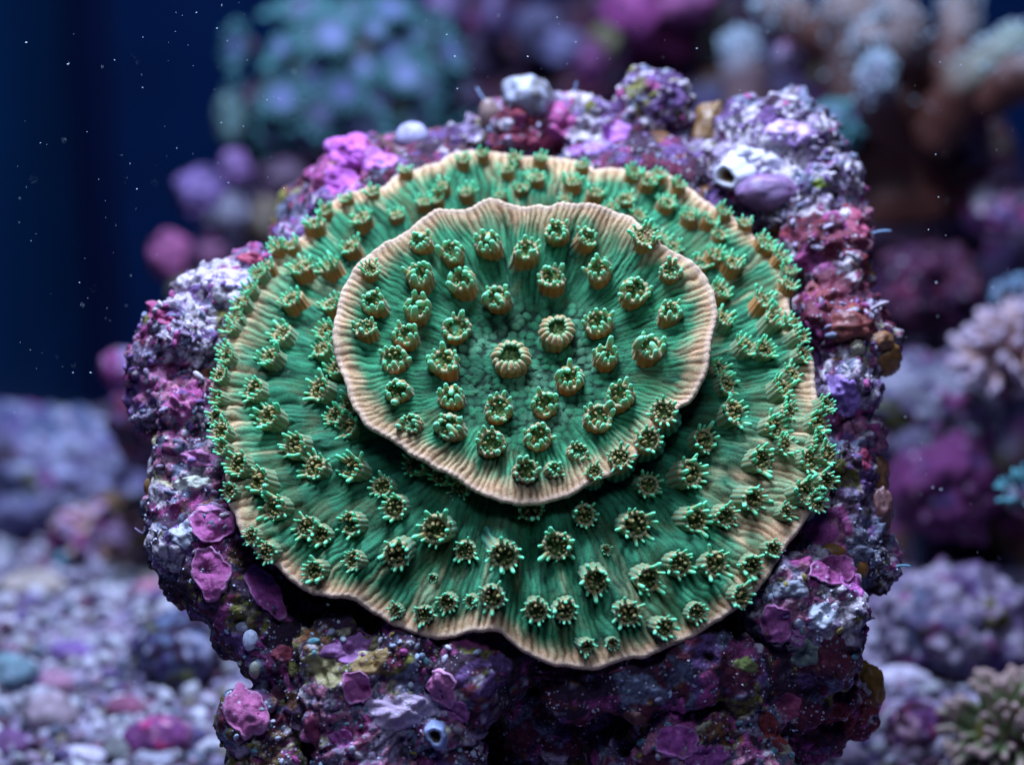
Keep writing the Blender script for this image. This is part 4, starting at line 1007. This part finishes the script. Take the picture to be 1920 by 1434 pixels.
for k in range(n):
    z = 1 - 1.55 * (k + 0.5) / n; a = k * 2.39996; rr = math.sqrt(max(0, 1 - z * z))
    dv = np.array([rr * math.cos(a), rr * math.sin(a), z])
    if dv[1] > 0.55: continue
    q = zR * np.array([1.15, 0.95, 1.0]) * dv * (1 + 0.16 * math.sin(k * 5.1) + 0.10 * math.sin(k * 1.3))
    s_ = sized(30 + 16 * ((k * 37) % 10) / 10, 23)
    F = frame(dv + np.array([0, -0.25, 0.1]))
    obj('polyp', zme2 if (k * 7) % 5 < 3 else zme, None, zo, mat4(aim(F, 0.45 * ((k * 29) % 10) / 10, k * 1.7), q * (0.92 + 0.16 * ((k * 53) % 10) / 10), s_ * (0.75 + 0.5 * ((k * 71) % 10) / 10)))
# dark reef wall at the top middle, with magenta heads
k2 = reef('blurred dark reef wall with magenta heads along the top edge', 1120, 300, 27, [(900, 130, 150, 29, (1.2, 1, 1), 'D'), (1130, 150, 170, 28, (1.2, 1, 1), 'D'), (1330, 160, 150, 28, (1.1, 1, 1.2), 'D'), (1010, 340, 230, 28, (1.6, 1, 1.1), 'D'), (1400, 400, 230, 27, (1.2, 1, 1.4), 'D'), (1150, 640, 330, 27, (1.6, 1, 1.4), 'D')], 450)
knobs(k2, [(1185, 22, 56, 24, (1, 1, 1), (0.46, 0.10, 0.46)), (1285, 4, 58, 24, (1.1, 1, 0.8), (0.46, 0.13, 0.44)), (1060, 92, 42, 23.5, (1, 1, 0.9), (0.20, 0.20, 0.48)), (1105, 115, 38, 23.5, (0.9, 1, 1.1), (0.30, 0.08, 0.34)), (830, 22, 44, 25, (1, 1, 1.2), (0.22, 0.16, 0.44)),
           (930, 30, 36, 25, (0.9, 1, 1.4), (0.16, 0.11, 0.34)), (1010, 60, 44, 25, (1, 1, 1.2), (0.13, 0.13, 0.30)), (1135, 80, 34, 24, (1, 1, 1.2), (0.20, 0.20, 0.13)), (890, 110, 50, 26, (1.2, 1, 1), (0.07, 0.05, 0.14)), (1240, 70, 60, 25, (1.3, 1, 0.8), (0.22, 0.03, 0.16)), (1330, 60, 40, 25, (0.8, 1, 1.4), (0.16, 0.18, 0.16)), (810, 200, 50, 24, (1, 1, 0.9), (0.20, 0.06, 0.30)), (870, 190, 40, 24, (1, 1, 0.9), (0.10, 0.07, 0.18))], 460)
# finger coral at the top right
def limb(pts, rads, c0, c1, seed, na=20):
    pts = np.array(pts, float); n = 26
    tt = np.linspace(0, 1, len(pts)); t = np.linspace(0, 1, n)
    p = np.stack([np.interp(t, tt, pts[:, i]) for i in range(3)], 1)
    for _ in range(3): p[1:-1] = 0.25 * p[:-2] + 0.5 * p[1:-1] + 0.25 * p[2:]
    r = np.interp(t, tt, rads) * np.sqrt(np.clip(1 - ((t - 0.86) / 0.14).clip(0, 1) ** 2, 0.004, 1))
    a = np.linspace(0, 2 * math.pi, na, endpoint=False); v = []
    for k in range(n):
        dr = p[min(k + 1, n - 1)] - p[max(k - 1, 0)]; F = frame(dr, (0.3, 1, 0.2))
        v.append(p[k] + r[k] * (np.cos(a)[:, None] * F[:, 0] + np.sin(a)[:, None] * F[:, 1]))
    v = np.concatenate(v); k = np.repeat(t, na)
    nz = fbm(v * 1.1, seed, 3) + 0.5 * fbm(v * 2.8, seed + 1, 2)
    cen = np.repeat(p, na, 0)
    v = cen + (v - cen) * (1 + 0.25 * nz)[:, None]
    c = mix(np.array(c0), np.array(c1), smooth(0.35, 0.85, k + 0.25 * nz))
    return v, grid_faces(n, na), c
BR0 = (0.050, 0.014, 0.010); BR1 = (0.17, 0.13, 0.13)
fc = thing('finger_coral', 'large blurred brown finger coral with pale teal speckled tips at top right', 'coral', P(1660, 330, 17))
fl = np.array(fc.location)
stub = finger(1.0, 0.42, (0.20, 0.22, 0.30), (0.34, 0.46, 0.54), 0.1, 1.2, 6, 5, 0.3); stub_me = None
def branch(pts, rads, seed, name='branch', speck=70, c0=BR0, c1=BR1, tipsonly=0.45):
    v, f, c = limb([P(*q) for q in pts], [sized(r, pts[0][2]) for r in rads], c0, c1, seed)
    o = obj(name, mesh_np(name, v - fl, f, c), M_BGCORAL, fc)
    rr = np.random.RandomState(seed); b = Bag(); me_n = normals_of(o.data)
    w = np.clip(np.repeat(np.linspace(0, 1, 26), 20) - tipsonly, 0, 1) + 0.08 * np.clip(me_n[:, 2], 0, 1)
    if me_n[10].dot(v[10] - v[:20].mean(0)) < 0: me_n = -me_n
    for i in rr.choice(len(v), speck * 4, p=w / w.sum()):
        s_ = 0.06 + 0.08 * rr.rand()
        b.add(stub[0] * s_ @ frame(me_n[i] + 0.3 * rr.randn(3)).T + v[i] - fl, stub[1], stub[2] * (0.7 + 0.5 * rr.rand()))
    s = obj('polyp_specks', b.mesh('polyp_specks'), M_BGCORAL, o); s['kind'] = 'stuff'
branch([(1680, 420, 17), (1670, 260, 17), (1640, 120, 16.5), (1600, 10, 16), (1590, -40, 16)], [110, 118, 92, 60, 36], 471, 'trunk', 60)
branch([(1690, 300, 16.5), (1690, 180, 16), (1650, 80, 15.5), (1630, 40, 15.2)], [70, 66, 50, 36], 472, speck=34)
branch([(1660, 200, 16.5), (1690, 110, 15.5), (1700, 60, 15), (1660, -10, 15)], [56, 58, 44, 32], 473, speck=34)
branch([(1740, 260, 16), (1790, 180, 15.5), (1850, 120, 15.5), (1940, 60, 15.5)], [60, 52, 44, 40], 474, speck=70, c1=(0.17, 0.21, 0.17))
branch([(1780, 200, 16.5), (1800, 80, 17), (1800, -40, 17)], [46, 44, 36], 475, speck=34)
branch([(1840, 190, 15.5), (1920, 140, 15), (1990, 110, 15)], [42, 42, 36], 476, speck=34)
branch([(1620, 120, 17), (1540, 70, 17), (1460, 20, 17), (1420, -10, 17)], [46, 44, 38, 30], 477, speck=50)
branch([(1680, 260, 16), (1640, 200, 15), (1640, 150, 14.5), (1655, 100, 14.4)], [46, 40, 32, 24], 478, c1=(0.20, 0.20, 0.28))
branch([(1560, 60, 17.5), (1590, -20, 17.5), (1600, -60, 17.5)], [40, 34, 26], 479)
v, f0 = ICO[4]; w = v * sized(120, 17.5) * np.array([1.05, 0.9, 0.9]) * (1 + 0.1 * fbm(v * 1.3, 480, 2))[:, None]
obj('coral_foot', mesh_np('coral_foot', w, f0, np.tile(np.array(BR0) * 0.8, (len(v), 1))), M_BGCORAL, fc, Matrix.Translation(Vector(P(1680, 260, 18)) - fc.location))
fg = thing('finger_sponge', 'single blurred grey-teal finger standing left of the brown finger coral', 'coral', P(1400, 190, 19))
fl = np.array(fg.location); _fc = fc; fc = fg
branch([(1400, 230, 19), (1398, 150, 19), (1388, 90, 19), (1382, 55, 19)], [44, 44, 36, 24], 481, 'finger', 40, (0.10, 0.06, 0.07), (0.18, 0.22, 0.28))
fc = _fc
o_, _, _ = rock_thing('round purple head of coralline rock between the two finger corals', 1488, 108, 38, 18.5, (1, 1, 0.9), 'P', 482, sub=4, rough=0.4, tint=(1.2, 1.2, 1.2))
# small fringed teal cluster below the finger coral
tc_ = P(1570, 235, 15.5); to = thing('fringed_cluster', 'small blurred cluster of pale teal fringed polyps at the foot of the brown finger coral', 'coral', tc_)
for k in range(9):
    dv = np.array([math.cos(k * 2.4) * 0.75, -0.5, math.sin(k * 2.4) * 0.7 + 0.2])
    obj('polyp', zme, None, to, mat4(aim(frame(dv), 0.2, k), dv * sized(44, 15.5) * (0.4 + 0.6 * (k % 3) / 2), sized(30, 15.5)))
lumpy('colony_base', tc_ + np.array([0, 0.5, -0.2]), sized(48, 15.5), (1.2, 0.8, 0.8), 'D', 483, 4, 0.5, to, M_BGCORAL)
# right-hand rocks
k3 = reef('dark shadowed reef wall filling the right background', 1800, 700, 24, [(1700, 430, 150, 24, (1.2, 1, 1.1), 'D'), (1850, 560, 190, 25, (1.1, 1, 1.2), 'D'), (1640, 640, 190, 25, (1, 1, 1.3), 'D'), (1900, 860, 210, 22, (1, 1, 1.2), 'D'), (1680, 960, 200, 21, (1.1, 1, 1.2), 'D'), (1850, 1080, 200, 17, (1.2, 1, 1), 'D'), (2050, 700, 280, 23, (1, 1, 1.5), 'K'), (1820, 330, 100, 22, (1, 1, 1.3), 'D')], 490)
rock_thing('lilac topped rock cut off by the right edge below the finger coral', 1890, 395, 82, 17, (1.0, 1, 0.75), 'P', 501, rough=1.2, tint=(0.9, 0.9, 0.9))
rock_thing('brown and pink pitted pillar rock right of the finger coral foot', 1815, 290, 62, 18, (0.75, 0.9, 1.9), 'R', 502, tint=(0.8, 1, 1))
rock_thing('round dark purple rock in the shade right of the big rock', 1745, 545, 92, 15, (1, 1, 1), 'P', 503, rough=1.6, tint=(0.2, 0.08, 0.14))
rock_thing('pale lilac rubble rock right of the coral at mid height', 1745, 775, 118, 14, (1.1, 1, 0.95), 'W', 504, rough=1.9, tint=(0.34, 0.38, 0.46))
rock_thing('magenta crusted rock below the pale rubble rock', 1770, 920, 110, 13, (1, 1, 0.9), 'V', 505, rough=1.8, tint=(0.26, 0.25, 0.36))
rock_thing('round lilac and white rock on the sand at lower right', 1785, 1170, 128, None, (1.1, 1, 0.85), 'W', 506, rough=1.8, tint=(0.42, 0.4, 0.5))
rock_thing('small deep purple ball of rock on the sand at bottom right', 1712, 1365, 58, None, (1, 1, 0.9), 'P', 507, rough=1.4, tint=(0.9, 0.6, 0.75))
# clusters of fingers
def cluster(label, px, py, rp, d, n, L, w, c0, c1, seed, base_c='O', spread=1.25, name='cluster_coral', face=(-0.25, -0.25, 1.0)):
    c = P(px, py, d); R = sized(rp, d); root = thing(name, label, 'coral', c)
    lumpy('colony_base', c, R * 0.8, (1, 0.9, 0.9), base_c, seed, 4, 0.5, root, M_BGCORAL, tint=(0.6, 0.6, 0.6))
    rr = np.random.RandomState(seed); F = frame(np.array(face))
    ms = []
    for k in range(4):
        g = finger(L * (0.8 + 0.15 * k), w, c0, c1, 0.3 + 0.15 * k, 1.3, 7, 8, 0.6); m = mesh_np('finger', *g); m.materials.append(M_BGCORAL); ms.append(m)
    for k in range(n):
        z = 1 - (1 - math.cos(spread)) * (k + 0.5) / n; th = math.acos(z); a = k * 2.39996 + 0.2 * rr.randn()
        A = aim(F, th + 0.1 * rr.randn(), a)
        obj('finger', ms[k % 4], None, root, mat4(A @ aim(np.eye(3), 0, rr.rand() * 6), A[:, 2] * R * 0.72, R * (0.85 + 0.3 * rr.rand())))
cluster('blurred tan cluster coral with lilac tipped fingers at the right edge', 1895, 680, 95, 12, 70, 0.5, 0.13, (0.28, 0.14, 0.08), (0.40, 0.32, 0.42), 511, 'D', spread=1.6)
cluster('small dark cluster with glowing teal finger tips at the right edge', 1918, 935, 46, 10, 22, 0.7, 0.10, (0.06, 0.07, 0.08), (0.10, 0.40, 0.46), 512, 'D', spread=1.2)
cluster('teal tipped finger cluster above the tan cluster at the right edge', 1905, 570, 48, 13, 26, 0.45, 0.15, (0.16, 0.12, 0.12), (0.14, 0.26, 0.40), 513, 'D', spread=1.2)
c_, R_ = resting(1890, 1385, 118, 0.5)
dd = float((c_ - CAM) @ FWD - D)
cluster('low brown and green striped fleshy coral in the bottom right corner', 1890, 1385, 118, dd, 150, 0.42, 0.085, (0.10, 0.26, 0.07), (0.56, 0.38, 0.36), 514, spread=1.75, name='fleshy_coral', face=(0, -0.5, 0.6))

# specks drifting in the water
r_ = np.random.RandomState(77); bag = Bag(); v0, f0 = ICO[1]
for k in range(250):
    if k < 150: px, py = 10 + 560 * r_.rand() ** 0.9, 780 * r_.rand()
    elif k < 190: px, py = 700 + 780 * r_.rand(), 20 + 150 * r_.rand()
    elif k < 235: px, py = 1660 + 240 * r_.rand(), 100 + 950 * r_.rand()
    else: px, py = 200 + 500 * r_.rand(), 1050 + 380 * r_.rand()
    d = -2.6 + 3.4 * r_.rand() if r_.rand() < 0.8 else 1 + 8 * r_.rand()
    if px > 220 and py > 500: d = -5 + 2 * r_.rand()
    s_ = 0.004 + 0.010 * r_.rand() ** 3.5
    e = s_ * np.array([1 + 1.6 * r_.rand(), 1, 0.8])
    F = frame(r_.randn(3))
    bag.add((v0 * e) @ F.T + _P(px, py, d), f0, (0.75, 0.85, 0.95))
o = obj('drifting_specks', bag.mesh('drifting_specks'), M_BGCORAL); o['kind'] = 'stuff'
